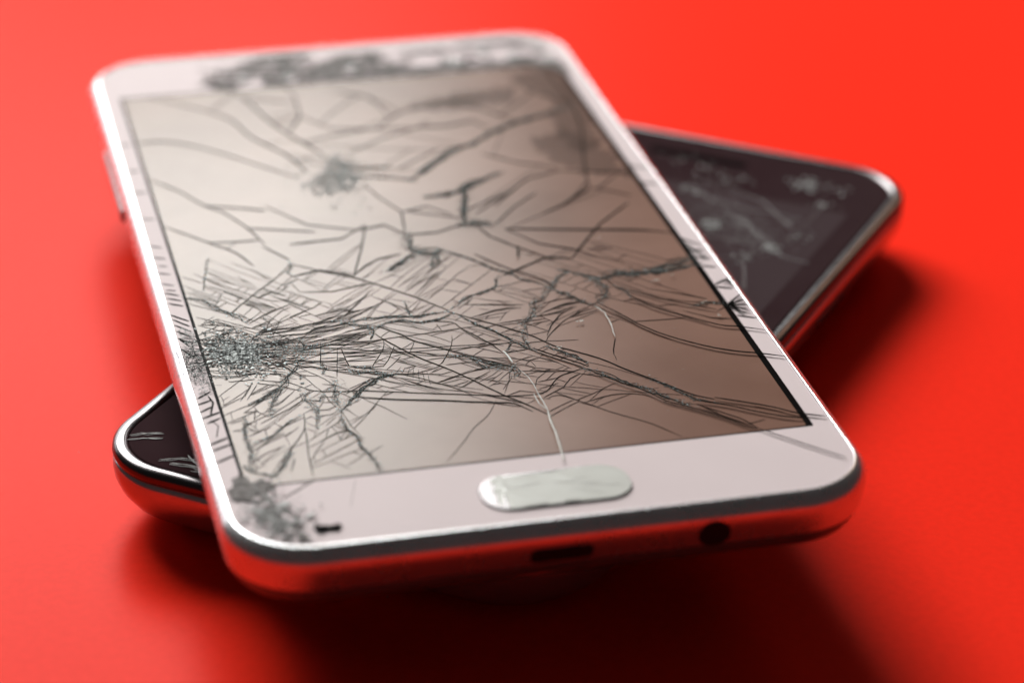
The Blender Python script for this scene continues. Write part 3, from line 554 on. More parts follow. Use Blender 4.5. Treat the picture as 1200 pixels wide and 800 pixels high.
('d',0.2,0,[(-7.7,5.7),(-4.1,6.6),(-2.1,3.2)]),
('d',0.16,0,[(-18.1,-6.1),(-14.7,-5.1),(-10.8,-7.5)]),
('d',0.12,0,[(-18.2,-10.9),(-14.2,-11.5),(-10.8,-10.5),(-9.0,-10.2)]),
('d',0.11,0,[(-18.9,-8.0),(-18.2,-10.9)]),
('d',0.16,0,[(-36.5,40.0),(-32.9,40.4)]),
('d',0.16,0,[(-36.4,31.2),(-32.9,31.0)]),
('d',0.16,0,[(-36.4,23.9),(-32.8,23.7)]),
('d',0.16,0,[(-36.4,16.0),(-33.0,14.7)]),
('d',0.16,0,[(-36.4,7.6),(-33.1,5.8)]),
('d',0.16,0,[(-36.4,3.9),(-33.1,2.4)]),
('d',0.16,0,[(-36.4,1.5),(-33.2,0.1)]),
('d',0.16,0,[(-36.3,-0.8),(-33.1,-2.3)]),
('d',0.16,0,[(-36.1,-3.9),(-33.1,-5.6)]),
('d',0.16,0,[(-36.1,-6.1),(-33.1,-7.1)]),
('d',0.26,0,[(-35.1,-7.1),(-32.9,-8.6)]),
('d',0.26,0,[(-35.0,-8.6),(-32.8,-10.1)]),
('d',0.26,0,[(-35.0,-10.1),(-32.8,-11.6)]),
('d',0.26,0,[(-35.0,-13.2),(-32.7,-15.9)]),
('d',0.26,0,[(-34.9,-14.5),(-32.8,-17.3)]),
('d',0.26,0,[(-34.9,-16.1),(-32.8,-18.7)]),
('d',0.26,0,[(-34.9,-17.8),(-33.0,-20.1)]),
('d',0.26,0,[(-34.9,-20.4),(-33.0,-21.7)]),
('d',0.26,0,[(-34.5,-36.0),(-32.8,-34.5)]),
('d',0.26,0,[(-34.7,-37.5),(-33.0,-36.6)]),
('d',0.26,0,[(-34.7,-39.4),(-33.0,-38.1)]),
('d',0.26,0,[(-34.7,-40.9),(-32.4,-39.7)]),
('d',0.26,0,[(-34.8,-42.5),(-32.6,-41.1)]),
('d',0.26,0,[(-34.7,-47.2),(-32.5,-45.9)]),
('d',0.26,0,[(-34.6,-48.6),(-32.3,-47.4)]),
('d',0.26,0,[(-34.6,-51.4),(-32.3,-50.0)]),
('d',0.26,0,[(-34.8,-19.5),(-33.6,-22.5)]),
('d',0.26,0,[(-34.8,-22.5),(-33.4,-25.7)]),
('d',0.26,0,[(-34.8,-25.9),(-32.9,-24.9)]),
('d',0.15,0,[(-33.8,-41.3),(-33.1,-42.9),(-33.7,-45.6)]),
('g',0.15,1.6,[(-34.8,-21.3),(-34.7,-24.8),(-34.5,-28.2),(-34.4,-31.5)]),
('g',0.15,1.6,[(-33.4,-21.2),(-33.3,-25.1),(-33.2,-28.9),(-33.1,-32.5)]),
('d',0.2,0,[(-33.2,-35.5),(-32.9,-37.3),(-33.6,-40.3)]),
('d',0.26,0,[(32.3,-5.6),(34.3,-8.5)]),
('d',0.26,0,[(32.0,-9.0),(34.9,-10.2)]),
('d',0.26,0,[(32.5,-11.8),(34.8,-12.8)]),
('d',0.26,0,[(32.5,-14.4),(34.8,-15.4)]),
('d',0.26,0,[(32.3,-20.5),(34.9,-21.8)]),
('d',0.26,0,[(32.5,-20.0),(34.4,-18.7)]),
('d',0.26,0,[(32.6,-28.9),(34.7,-30.1)]),
('d',0.26,0,[(31.6,12.8),(34.5,11.6)]),
('d',0.26,0,[(32.1,18.7),(34.6,16.9)]),
('d',0.24,0,[(32.3,-26.1),(34.7,-23.7)]),
('d',0.24,0,[(32.3,-26.1),(35.3,-25.1)]),
('d',0.24,0,[(32.3,-26.1),(35.1,-27.0)]),
('d',0.24,0,[(32.3,-26.1),(34.4,-28.6)]),
('d',0.24,0,[(32.3,-26.1),(33.6,-28.9)]),
('d',0.24,0,[(34.4,-18.7),(34.4,-20.9)]),
('d',0.24,0,[(33.5,-19.7),(34.7,-19.7)]),
('g',0.15,0.9,[(32.4,-6.4),(32.8,-9.7),(33.7,-12.0)]),
('g',0.12,0.8,[(33.0,-24.6),(32.8,-27.0),(33.3,-28.6)]),
('d',0.12,0,[(-24.6,-57.4),(-26.8,-59.2),(-28.7,-60.7)]),
('d',0.05,0,[(-20.4,-58.4),(-22.0,-64.1)]),
('d',0.08,0,[(-26.4,-58.1),(-25.0,-57.9)]),
]
BORDER = rrect(GW, GL, GR, 8)
def inside(x, y, m=0.0): return pip(x*(1 + m), y*(1 + m), BORDER)
BTN = rrect(16.6, 7.6, 3.4, 8); BTN = [(x + 0.4, y - 65.0) for x, y in BTN]
def resample(p, step):
    out = [Vector(p[0])]; 
    if len(p) < 5:
        for i in range(len(p) - 1):
            a, b = Vector(p[i]), Vector(p[i + 1]); n = max(1, int((b - a).length/step)); out += [a.lerp(b, j/n) for j in range(1, n + 1)]
        return out
    # gentle smoothing through the traced points (Catmull-Rom)
    P = [Vector(q) for q in p]; P = [P[0]*2 - P[1]] + P + [P[-1]*2 - P[-2]]
    for i in range(1, len(P) - 2):
        n = max(1, int((P[i+1] - P[i]).length/step))
        for j in range(1, n + 1):
            t = j/n; a, b, c, d_ = P[i-1], P[i], P[i+1], P[i+2]
            out.append(0.5*((2*b) + (c - a)*t + (2*a - 5*b + 4*c - d_)*t*t + (3*b - a - 3*c + d_)*t**3))
    return out
ZC = -0.24      # cracks run down through the glass to the layer beneath
def ribbon(mb, pts, w, z=ZC, jit=0.05, m=0, taper=True):
    """a fracture line: a narrow strip of facets, each tipped its own way"""
    n = len(pts)
    if n < 2: return
    L = []
    for i, p in enumerate(pts):
        d = (pts[min(i + 1, n - 1)] - pts[max(i - 1, 0)])
        if d.length < 1e-6: d = Vector((1, 0))
        d.normalize(); q = Vector((-d.y, d.x))
        ww = (w if w < 0.2 else 0.2 + (w - 0.2)*0.45)*(1.2 if 0.155 < w < 0.27 else 0.88 if w > 0.13 else 0.8)*rnd.uniform(0.92, 1.08)/math.sqrt(q.x*q.x + 0.2*q.y*q.y)
        if taper: ww *= min(1, 0.5 + 0.5*min(i, n - 1 - i)/max(1, n*0.12))
        o = q*rnd.gauss(0, jit) if 0 < i < n - 1 else q*0
        l = p + o + q*ww/2; r = p + o - q*ww/2; c = p + o
        L.append(((l.x, l.y, z + 0.06), (c.x, c.y, z + 0.065 + 0.1*ww), (r.x, r.y, z + 0.06)))
    for i in range(n - 1):
        A, B = L[i], L[i + 1]
        mb.face([A[0], A[1], B[1], B[0]], m); mb.face([A[1], A[2], B[2], B[1]], m)
def crumb(mb, x, y, s, z=ZC, m=0):
    a = rnd.uniform(0, 6.28); k = rnd.choice((3, 3, 4)); zz = z + 0.065 + rnd.uniform(0, s*0.3)
    tx, ty = rnd.uniform(-0.25, 0.25), rnd.uniform(-0.25, 0.25)
    pts = []
    for i in range(k):
        b = a + 6.283*i/k + rnd.uniform(-0.4, 0.4); r = s*rnd.uniform(0.5, 1.1)
        dx, dy = math.cos(b)*r, math.sin(b)*r
        pts.append((x + dx, y + dy, max(z + 0.06, zz + tx*dx + ty*dy)))
    ap = (x + rnd.uniform(-.2, .2)*s, y + rnd.uniform(-.2, .2)*s, zz + s*rnd.uniform(0.05, 0.25))
    for i in range(k): mb.face([pts[i], pts[(i + 1) % k], ap], m)

fine = MB(); crumbs = MB(); hair = []
edges2d = []
objs = []
for kind, wd, band, P in CRACKS:
    P = [p for p in P]
    L = sum((Vector(P[i]) - Vector(P[i+1])).length for i in range(len(P) - 1))
    objs.append((L*(wd + band*0.6), kind, wd, band, P))
objs.sort(key=lambda t: -t[0])
for n_, (sz, kind, wd, band, P) in enumerate(objs):
    mb = MB()
    pts = [p for p in resample(P, 0.55) if inside(p.x, p.y)]
    if len(pts) < 2: continue
    edges2d.append([tuple(p) for p in resample(P, 2.2)])
    if kind == 'd':
        ribbon(mb, pts, wd, z=0.0 if 0.155 < wd < 0.25 and min(p.x for p in pts) > 2 else ZC, jit=0.012)
        if rnd.random() < 0.45 and len(pts) > 8:       # a companion line peeling off
            a = rnd.randrange(0, len(pts)//2); b = min(len(pts), a + rnd.randrange(5, len(pts)))
            off = rnd.choice((-1, 1))*rnd.uniform(0.15, 0.5)
            sub = [pts[i] + Vector((0, off*(0.3 + 0.7*(i - a)/max(1, b - a)))) for i in range(a, b)]
            ribbon(mb, sub, wd*0.6, jit=0.012)
    elif kind == 'b':
        ribbon(mb, pts, wd*0.55, z=0.05, jit=0.02)
    else:
        for s in range(5):                                 # strands that weave in and out
            sd = rnd.uniform(0, 99); am = band*0.55
            def wv(i, p, ax): return noise.noise(Vector((p.x*0.55 + sd, p.y*0.55 + 7*ax, sd*0.3)))
            a0 = rnd.randrange(0, max(1, len(pts)//3)) if s else 0; a1 = len(pts) - (rnd.randrange(0, max(1, len(pts)//3)) if s else 0)
            sub = [p + Vector((wv(i, p, 0)*am*1.4, wv(i, p, 1)*am*1.9)) for i, p in enumerate(pts)][a0:a1]
            ribbon(mb, sub, wd*rnd.uniform(0.4, 0.8), jit=0.03)
        for i in range(int(len(pts)*1.9*min(2.0, 0.6 + band))):   # little cross cracks
            p = rnd.choice(pts); a = rnd.uniform(0, 6.28); l = rnd.uniform(0.3, 0.9)*band
            q = p + Vector((rnd.gauss(0, band*.3), rnd.gauss(0, band*.3)))
            ribbon(mb, [q, q + Vector((math.cos(a), math.sin(a)))*l], wd*0.5, jit=0)
        for i in range(int(len(pts)*band*6)):
            p = rnd.choice(pts)
            crumb(crumbs, p.x + rnd.gauss(0, band*.3), p.y + rnd.gauss(0, band*.3), rnd.uniform(0.05, 0.17))
    if n_ < 240: mb.build('crack', M['crackb'] if kind == 'b' else M['crush'] if kind == 'g' else M['crack'], P1, loc=(0, 0, T1))
    else: fine.add(mb.v, mb.f)

# ---- the crushed impact point at the left edge, its rays and rings
IX, IY = -28.6, -25.6
for i in range(55):
    a = rnd.uniform(0, 6.283); r0 = rnd.uniform(0.5, 4); r1 = r0 + rnd.uniform(2, 7)*(1.3 if math.cos(a) > 0 else 0.8)
    pts = []
    for j in range(9):
        r = r0 + (r1 - r0)*j/8; aa = a + 0.05*math.sin(j + i)
        pts.append(Vector((IX + r*math.cos(aa), IY + r*math.sin(aa)*0.9)))
    pts = [p for p in pts if inside(p.x, p.y, 0.005)]
    ribbon(fine, pts, rnd.uniform(0.07, 0.14), jit=0.04)
    if i % 3 == 0 and len(pts) > 3: edges2d.append([tuple(pts[0]), tuple(pts[-1])])
for i in range(42):
    r = rnd.uniform(1.0, 8.0); a0 = rnd.uniform(0, 6.28); a1 = a0 + rnd.uniform(0.25, 1.1)
    pts = [Vector((IX + r*math.cos(a0 + (a1 - a0)*j/8), IY + 0.9*r*math.sin(a0 + (a1 - a0)*j/8))) for j in range(9)]
    ribbon(fine, [p for p in pts if inside(p.x, p.y, 0.005)], rnd.uniform(0.06, 0.13), jit=0.05)
core = MB()
for i in range(2300):
    a = rnd.uniform(0, 6.283); r = abs(rnd.gauss(0, 1))
    x = IX + 3.0*r*math.cos(a) + 0.2; y = IY + 3.7*r*math.sin(a) - 0.2*(x - IX)
    if rnd.random() < 1.3 - 0.4*r and inside(x, y, 0.006): crumb(core, x, y, rnd.choice((0.1, 0.14, 0.2, 0.26, 0.34)), m=rnd.choice((0, 0, 0, 1, 2, 2)))
ko = link('crushed_glass', core.v, core.f, None, P1, loc=(0, 0, T1), mats=[M['crumb'], M['crumb_dark'], M['crumb_pale']], fm=core.m); ko['kind'] = 'stuff'
for i in range(28):          # splits running through the crushed spot
    a = rnd.uniform(0, 3.14); x = IX + rnd.gauss(.6, 2.2); y = IY + rnd.gauss(0, 2.6); l = rnd.uniform(.6, 2.4)
    d_ = Vector((math.cos(a), math.sin(a)))*l; p = Vector((x, y))
    pts = [p - d_ + d_*(k_/4) for k_ in range(9)]
    ribbon(fine, [q for q in pts if inside(q.x, q.y, .006)], rnd.uniform(.06, .11), z=ZC + 0.08, jit=0.02)
# second, thinner spray of crumbs to the right of it
for i in range(700):
    t_ = rnd.random(); x = -27 + 9*t_ + rnd.gauss(0, .8); y = -25.2 - 1.6*t_ + rnd.gauss(0, 1.0)
    crumb(crumbs, x, y, rnd.uniform(0.05, 0.13))

# ---- random hairlines joining the traced ones
SEG = []
for p in edges2d:
    for k_ in range(len(p) - 1): SEG.append((p[k_][0], p[k_][1], p[k_+1][0], p[k_+1][1]))
def cast(x, y, dx, dy, far):
    best = None
    for ax, ay, bx, by in SEG:
        ex, ey = bx - ax, by - ay; den = dx*ey - dy*ex
        if abs(den) < 1e-9: continue
        t = ((ax - x)*ey - (ay - y)*ex)/den
        if t <= 0.05 or t > far: continue
        u = ((ax - x)*dy - (ay - y)*dx)/den
        if 0 <= u <= 1: far = t; best = t
    return best
def hairs(n, x0, x1, y0, y1, l0, l1, w0, w1, dirs, dev=0.22):
    """straight splits that run from one crack to the next"""
    for _ in range(int(n*1.8)):
        x, y = rnd.uniform(x0, x1), rnd.uniform(y0, y1); a = rnd.choice(dirs) + rnd.gauss(0, dev); l = rnd.uniform(l0, l1)
        dx, dy = math.cos(a), math.sin(a)
        f = cast(x, y, dx, dy, l*1.5); g_ = cast(x, y, -dx, -dy, l*1.5)
        if not (f and g_) and rnd.random() < 0.8: continue      # nearly every split ends on another one
        f = f or l*0.4; g_ = g_ or l*0.4
        if f + g_ < 0.9: continue
        A = Vector((x + dx*f, y + dy*f)); B = Vector((x - dx*g_, y - dy*g_)); bow = Vector((-dy, dx))*rnd.gauss(0, 0.02)*(f + g_)
        K = max(3, int((f + g_)/0.6)); pts = [A.lerp(B, k_/K) + bow*4*(k_/K)*(1 - k_/K) for k_ in range(K + 1)]
        pts = [p for p in pts if inside(p.x, p.y, 0.01) and abs(p.x) < 32.3 and -57.3 < p.y < 57]
        if len(pts) < 3: continue
        ribbon(fine, pts, rnd.uniform(w0, w1), jit=0.004)
        SEG.append((pts[0].x, pts[0].y, pts[-1].x, pts[-1].y)); edges2d.append([tuple(pts[0]), tuple(pts[len(pts)//2]), tuple(pts[-1])])
for (x, y) in [(3, -30), (8, -36), (14, -42), (22, -48), (-2, -41), (5, -45), (-6, -36), (12, -31), (-10, -22), (-4, -18), (-12, -46), (-18, -50)]:
    A = Vector((IX + rnd.uniform(2.5, 5), IY + rnd.gauss(0, 1.6))); B = Vector((x, y)); K = int((B - A).length/0.7)
    nrm = (B - A).normalized(); nrm = Vector((-nrm.y, nrm.x)); bw = rnd.gauss(0, 1.2)
    pts = [A.lerp(B, k_/K) + nrm*bw*4*(k_/K)*(1 - k_/K) + nrm*0.25*noise.noise(Vector((k_*0.25, x, y))) for k_ in range(K + 1)]
    ribbon(fine, pts, rnd.uniform(.08, .12), jit=0.005); edges2d.append([tuple(q) for q in pts[::3]])
    for k_ in range(0, K - 2, 3): SEG.append((pts[k_].x, pts[k_].y, pts[min(K, k_ + 3)].x, pts[min(K, k_ + 3)].y))
def family(n, x0, x1, y0, y1, a, sp, l0, l1, w0=0.07, w1=0.12):
    hairs(n, x0, x1, y0, y1, l0, l1, w0, w1, [a + sp*q for q in (-1, -0.5, 0, 0.5, 1)], 0.05)
family(34, -31, -18, -21, -3, -0.88, .10, 4, 9); family(26, -31, -17, -22, -6, 0.82, .14, 3, 8)
family(42, -27, -13, -26, -17, 0.25, .18, 3, 8); family(44, -27, -13, -32, -24, -0.06, .12, 3, 8)
family(34, -14, 6, -40, -22, -0.75, .10, 4, 11); family(44, -14, 8, -40, -22, 0.45, .35, 2, 6)
family(30, -16, 2, -20, -4, 0.82, .16, 3, 8); family(14, -16, 4, -20, -4, -0.7, .1, 3, 8)
family(36, -32, -17, -55, -35, 0.68, .14, 2, 6); family(16, -32, -17, -55, -35, 2.0, .3, 2, 6); family(10, -32, -17, -55, -35, 1.3, .3, 2, 5)
family(24, 5, 25, -28, -8, -0.82, .14, 3, 9); family(26, 5, 25, -28, -6, 0.4, .35, 2, 7)
family(14, 2, 12, -48, -32, 0.7, .2, 2, 6); family(14, -2, 12, -48, -34, -0.65, .12, 3, 8)
family(10, -28, 30, 5, 55, -0.4, .3, 5, 14, 0.12, 0.2); family(9, -28, 30, 5, 55, 0.6, .3, 5, 14, 0.12, 0.2); family(6, 0, 31, 0, 54, 1.2, .5, 4, 10, 0.12, 0.2)
fine_o = fine.build('hairline_cracks', M['hair'], P1, loc=(0, 0, T1)); fine_o['kind'] = 'stuff'
# glints painted as pale chips, and flecks of glass dust
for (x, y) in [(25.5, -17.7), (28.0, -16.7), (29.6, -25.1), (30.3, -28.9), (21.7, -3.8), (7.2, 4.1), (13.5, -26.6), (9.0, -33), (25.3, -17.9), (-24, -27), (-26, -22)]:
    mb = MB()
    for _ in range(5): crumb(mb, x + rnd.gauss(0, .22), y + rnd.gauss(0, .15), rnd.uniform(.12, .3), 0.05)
    mb.build('glint_chip', M['crackb'], P1, loc=(0, 0, T1))
flecks = MB()
for _ in range(60):
    x, y = rnd.uniform(4, 31), rnd.uniform(-54, -24); a = rnd.uniform(0, 3.1); l = rnd.uniform(0.1, 0.45)
    ribbon(flecks, [Vector((x, y)), Vector((x + l*math.cos(a), y + l*math.sin(a)))], 0.05, z=0.0, jit=0)
fo = flecks.build('dust_flecks', M['scratch2'], P1, loc=(0, 0, T1)); fo['kind'] = 'stuff'

# ---- teal-grey pulverised patch far up the glass
poly = [(-12.7, 21.8), (-8.6, 25.3), (-7.0, 31.0), (-2.9, 30.7), (-3.9, 22.8), (-5.9, 18.3), (-10.9, 17.6)]
for _ in range(1500):
    x, y = rnd.gauss(-7.5, 3.4), rnd.gauss(23.5, 4.6)
    if pip(x, y, poly) or rnd.random() < 0.12: crumb(crumbs, x, y, rnd.uniform(0.12, 0.34))
cr = crumbs.build('crushed_glass', M['crumb'], P1, loc=(0, 0, T1)); cr['kind'] = 'stuff'

# ---- shards: the glass split along the cracks, each piece tipped by a hair
V, Ed = [], []
def addline(p):
    b = len(V)
    for q in p: V.append(Vector(q[:2]))
    for i in range(len(p) - 1): Ed.append((b + i, b + i + 1))
for p in edges2d: addline(p)
b0 = len(V)
for q in BORDER: V.append(Vector(q))
for i in range(len(BORDER)): Ed.append((b0 + i, b0 + (i + 1) % len(BORDER)))
nv, ne, nf, ov, oe, of = geometry.delaunay_2d_cdt(V, Ed, [], 0, 1e-3)
con = set()
for i, e in enumerate(ne):
    if oe[i]: con.add((min(e), max(e)))
emap = {}
for i, f in enumerate(nf):
    for j in range(3):
        e = (f[j], f[(j + 1) % 3]); emap.setdefault((min(e), max(e)), []).append(i)
seen = [False]*len(nf); groups = []
for i in range(len(nf)):
    if seen[i]: continue
    st = [i]; seen[i] = True; g_ = []
    while st:
        a = st.pop(); g_.append(a); f = nf[a]
        for j in range(3):
            e = (min(f[j], f[(j + 1) % 3]), max(f[j], f[(j + 1) % 3]))
            if e in con: continue
            for b in emap[e]:
                if not seen[b]: seen[b] = True; st.append(b)
    c = sum((nv[v] for a in g_ for v in nf[a]), Vector((0, 0)))/(3*len(g_))
    ar = sum(abs((nv[nf[a][1]] - nv[nf[a][0]]).cross(nv[nf[a][2]] - nv[nf[a][0]]))/2 for a in g_)
    f0 = nf[g_[0]]; cc = (nv[f0[0]] + nv[f0[1]] + nv[f0[2]])/3
    if pip(cc.x, cc.y, BORDER): groups.append((ar, g_, c))
groups.sort(key=lambda t: -t[0])
print('shards', len(groups), [round(g_[0], 1) for g_ in groups[:8]])
rest = MB()
for n_, (ar, g_, c) in enumerate(groups):
    amt = 0.012 if ar < 150 else 0.001
    tx, ty = rnd.gauss(0, amt), rnd.gauss(0, amt)
    mx = max(1.0, math.sqrt(ar))
    lim = 0.016/mx
    tx = max(-lim, min(lim, tx)) if ar > 30 else tx; ty = max(-lim, min(lim, ty)) if ar > 30 else ty
    far = max((nv[v] - c).length for a in g_ for v in nf[a]); q_ = math.hypot(tx, ty)*far
    if q_ > 0.05: tx *= 0.05/q_; ty *= 0.05/q_
    mb = MB() if n_ < 290 else rest
    for a in g_:
        P = [nv[v] for v in nf[a]]
        if (P[1] - P[0]).cross(P[2] - P[0]) < 0: P.reverse()
        mb.face([(p.x, p.y, tx*(p.x - c.x) + ty*(p.y - c.y)) for p in P])
    cnt = {}
    for a in g_:
        f = nf[a]
        for j in range(3):
            e = (min(f[j], f[(j + 1) % 3]), max(f[j], f[(j + 1) % 3])); cnt[e] = cnt.get(e, 0) + 1
    for e, q in cnt.items():
        if q == 1:
            A, B = nv[e[0]], nv[e[1]]; za = tx*(A.x - c.x) + ty*(A.y - c.y); zb = tx*(B.x - c.x) + ty*(B.y - c.y)
            mb.face([(A.x, A.y, za), (B.x, B.y, zb), (B.x, B.y, zb - 0.12), (A.x, A.y, za - 0.12)], 0)
    if n_ < 290: mb.build('glass_shard', M['glass1'], P1, loc=(0, 0, T1))
if rest.f:
    ro = rest.build('glass_splinters', M['glass1'], P1, loc=(0, 0, T1)); ro['kind'] = 'stuff'

# ---- broken-away paint at the corners and along the earpiece
def patch(poly, name, m, z=0.02, rough=0.35, up_=0.03):
    n = len(poly); out = []
    for i in range(n):
        a, b = Vector(poly[i]), Vector(poly[(i + 1) % n]); k = max(2, int((b - a).length/0.35))
        for j in range(k):
            p = a.lerp(b, j/k); nn = noise.noise(Vector((p.x*1.3, p.y*1.3, 3.1)))*rough*2 + rnd.gauss(0, rough*0.18)
            d = (b - a).normalized(); out.append((p.x - d.y*nn, p.y + d.x*nn))
    tri = geometry.tessellate_polygon([[Vector((x, y, 0)) for x, y in out]])
    v = [(x, y, z + up_*abs(noise.noise(Vector((x*2, y*2, 0))))) for x, y in out]
    k = len(v); v += [(x, y, z - 0.05) for x, y in out]
    f = [tuple(q) for q in tri] + [(i, (i + 1) % k, k + (i + 1) % k, k + i) for i in range(k)]
    return link(name, v, f, m, P1, loc=(0, 0, T1))
patch([(-33.9, -57.4), (-32.6, -54.5), (-31.6, -56.6), (-29.3, -56.6), (-30.2, -59.8), (-29.7, -62.3), (-27.8, -64.8), (-28.0, -67.1), (-29.2, -68.6), (-30.7, -67.2), (-32.3, -65.0), (-31.2, -61.6), (-34.2, -59.8)], 'chipped_paint', M['exposed'])
patch([(-26.4, -66.8), (-25.9, -67.4), (-24.9, -67.7), (-23.9, -67.4), (-23.6, -68.0), (-24.2, -68.8), (-25.3, -68.6), (-26.2, -68.9), (-26.6, -68.0)], 'chipped_paint', M['slot'], z=-0.0, rough=0.1, up_=0.02)
patch([(-28.6, -68.6), (-27.6, -68.8), (-27.3, -70.0), (-28.6, -70.2)], 'chipped_paint', M['exposed'], rough=0.2)
patch([(-30.0, -68.8), (-29.2, -69.0), (-29.4, -69.8), (-30.3, -69.4)], 'chipped_paint', M['exposed'], rough=0.2)
patch([(-19.0, 62.8), (-14, 62.6), (-8, 60.6), (-2, 61.4), (2, 61.6), (8.5, 63.2), (8.5, 64.6), (2, 65.6), (-3, 65.4), (-7, 63.2), (-13, 64.6), (-18, 65.0)], 'chipped_paint', M['exposed'], rough=0.5)
patch([(-8.5, 62.1), (-2, 63.0), (5.5, 63.4), (5.5, 65.2), (0, 65.2), (-4, 64.8), (-8.5, 63.2)], 'earpiece', M['exposed'], z=0.06, rough=0.15)
patch([(18.8, 60.6), (21.2, 60.8), (21.0, 62.4), (18.9, 62.2)], 'front_camera', M['slot'], rough=0.1)
patch([(-6, 57.9), (4, 58.4), (12, 58.2), (26, 58.1), (31, 56.0), (32.8, 52), (32.9, 58.0), (26, 60.1), (14, 60.2), (4, 60.4), (-4, 59.4)], 'chipped_paint', M['exposed'], rough=0.5)
for q_ in range(22):
    x, y = rnd.uniform(-19, 31), rnd.choice((rnd.gauss(66.5, 1.6), rnd.gauss(60.0, 1.2))); l, h = rnd.uniform(1.2, 5.0), rnd.uniform(0.4, 1.2)
    if inside(x - l, y + h, 0.02) and inside(x + l, y + h, 0.02):
        patch([(x - l, y - h*.3), (x - l*.3, y - h), (x + l*.5, y - h*.7), (x + l, y + h*.2), (x + l*.3, y + h), (x - l*.5, y + h*.7)], 'chipped_paint', M['exposed'], rough=0.3)
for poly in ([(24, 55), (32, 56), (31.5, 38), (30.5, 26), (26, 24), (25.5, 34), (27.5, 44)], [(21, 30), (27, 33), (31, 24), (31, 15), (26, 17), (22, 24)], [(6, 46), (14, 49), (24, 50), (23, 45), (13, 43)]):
    patch(poly, 'dim_reflection', M['dim_refl'], z=-0.202, rough=0.9, up_=0.0)  # darker part of the screen's reflection, painted on as brown patches
scr = MB()
for _ in range(420):
    x, y = rnd.gauss(-30.6, 2.0), rnd.gauss(-65.5, 3.0)
    if inside(x, y, 0.01): crumb(scr, x, y, rnd.uniform(0.1, 0.4), 0.02)
for _ in range(260):
    x, y = rnd.uniform(-20, 30), rnd.gauss(66, 2.2)
    if inside(x, y, 0.01): crumb(scr, x, y, rnd.uniform(0.15, 0.5), 0.02)
for _ in range(140):
    y = rnd.uniform(-36, -18); x = rnd.uniform(-34.3, -32.6)
    crumb(scr, x, y, rnd.uniform(0.1, 0.3), 0.02)
def flake(x, y, s):
    mb = MB(); a = rnd.uniform(0, 6.28); k = rnd.choice((4, 5, 6)); tx, ty = rnd.uniform(-.12, .12), rnd.uniform(-.12, .12)
    pts = []
    for i in range(k):
        b_ = a + 6.283*i/k + rnd.uniform(-.35, .35); r = s*rnd.uniform(.6, 1.2); pts.append((math.cos(b_)*r, math.sin(b_)*r*0.8))
    top = [(x + px_, y + py_, 0.10 + tx*px_ + ty*py_) for px_, py_ in pts]; bot = [(q[0], q[1], q[2] - 0.06) for q in top]
    mb.face(top)
    for i in range(k): mb.face([top[i], bot[i], bot[(i + 1) % k], top[(i + 1) % k]])
    mb.build('glass_flake', M['paint'] if rnd.random() < 0.6 else M['chip2'], P1, loc=(0, 0, T1))
for _ in range(34):
    x, y = rnd.gauss(-30.2, 1.8), rnd.gauss(-65.0, 3.2)
    if inside(x, y, 0.03): flake(x, y, rnd.uniform(0.25, 0.75))
for _ in range(46):
    x, y = rnd.uniform(-20, 32), rnd.gauss(62.5, 3.0)
    if inside(x, y, 0.03): flake(x, y, rnd.uniform(0.4, 1.3))
so = scr.build('paint_crumbs', M['chip2'], P1, loc=(0, 0, T1)); so['kind'] = 'stuff'

# ---- home button under a wrinkled film, its silver left end bare
mb = MB(); mb.add(*plate(16.8, 7.6, 3.3, -0.3, 0.05, 12, 0.1)); mb.v = [(x + 0.4, y - 65.0, z) for x, y, z in mb.v]
hb = mb.build('home_button', M['chrome2'], P1, loc=(0, 0, T1))
pill = [(x + 0.45, y - 65.0) for x, y in rrect(16.5, 7.3, 3.15, 12)]
op = [p for p in pill if p[0] > -5.6]
st = max(range(len(op)), key=lambda q: (op[q][0] - op[(q + 1) % len(op)][0])**2 + (op[q][1] - op[(q + 1) % len(op)][1])**2)
op = op[st + 1:] + op[:st + 1]          # runs from the lower left round the right end to the upper left
op += [(-6.0, -61.9), (-6.4, -62.8), (-5.9, -63.6), (-6.5, -64.6), (-6.2, -65.9), (-6.6, -66.8), (-6.0, -67.9)]
N = 44; xs = [-7.2 + 16.6*i/N for i in range(N + 1)]; M_ = 24; ys = [-69.4 + 9.4*j/M_ for j in range(M_ + 1)]
bm = bmesh.new(); grid = {}
def filmz(x, y):
    a = noise.noise(Vector((x*0.35 + y*0.25, y*0.55, 1.7))); b = noise.noise(Vector((x*0.9 + 0.8*y, y*0.5, 5.2)))
    fold = abs((x*0.45 + y*1.0 + 1.1*a + 66.2) % 2.6 - 1.3)/1.3
    return 0.075 + 0.02*a + 0.012*b + 0.035*(1 - fold)**3
V2 = [Vector(p) for p in op]; E2 = [(i, (i + 1) % len(op)) for i in range(len(op))]
for x in xs:
    for y in ys:
        if pip(x, y, op): V2.append(Vector((x, y)))
a_, b_, c_, _, _, _ = geometry.delaunay_2d_cdt(V2, E2, [], 1, 1e-3)
v = [(p.x, p.y, filmz(p.x, p.y)) for p in a_]
link('button_film', v, [tuple(f) for f in c_], M['film'], hb, smooth=True)
mb = MB(); 
for q in range(5):
    x = rnd.uniform(-5.5, 4); y = rnd.uniform(-67.6, -63.5); pts = [Vector((x, y))]; a = rnd.gauss(0.05, 0.2)
    for j in range(8): a += rnd.gauss(0, .12); pts.append(pts[-1] + Vector((math.cos(a), math.sin(a)))*0.5)
    n = len(pts)
    for i in range(n - 1):
        A, B = pts[i], pts[i + 1]; za, zb = filmz(A.x, A.y) + 0.02, filmz(B.x, B.y) + 0.02
        mb.face([(A.x, A.y - .022, za), (B.x, B.y - .022, zb), (B.x, B.y + .022, zb), (A.x, A.y + .022, za)])
mb.build('film_crease', M['exposed'], hb)

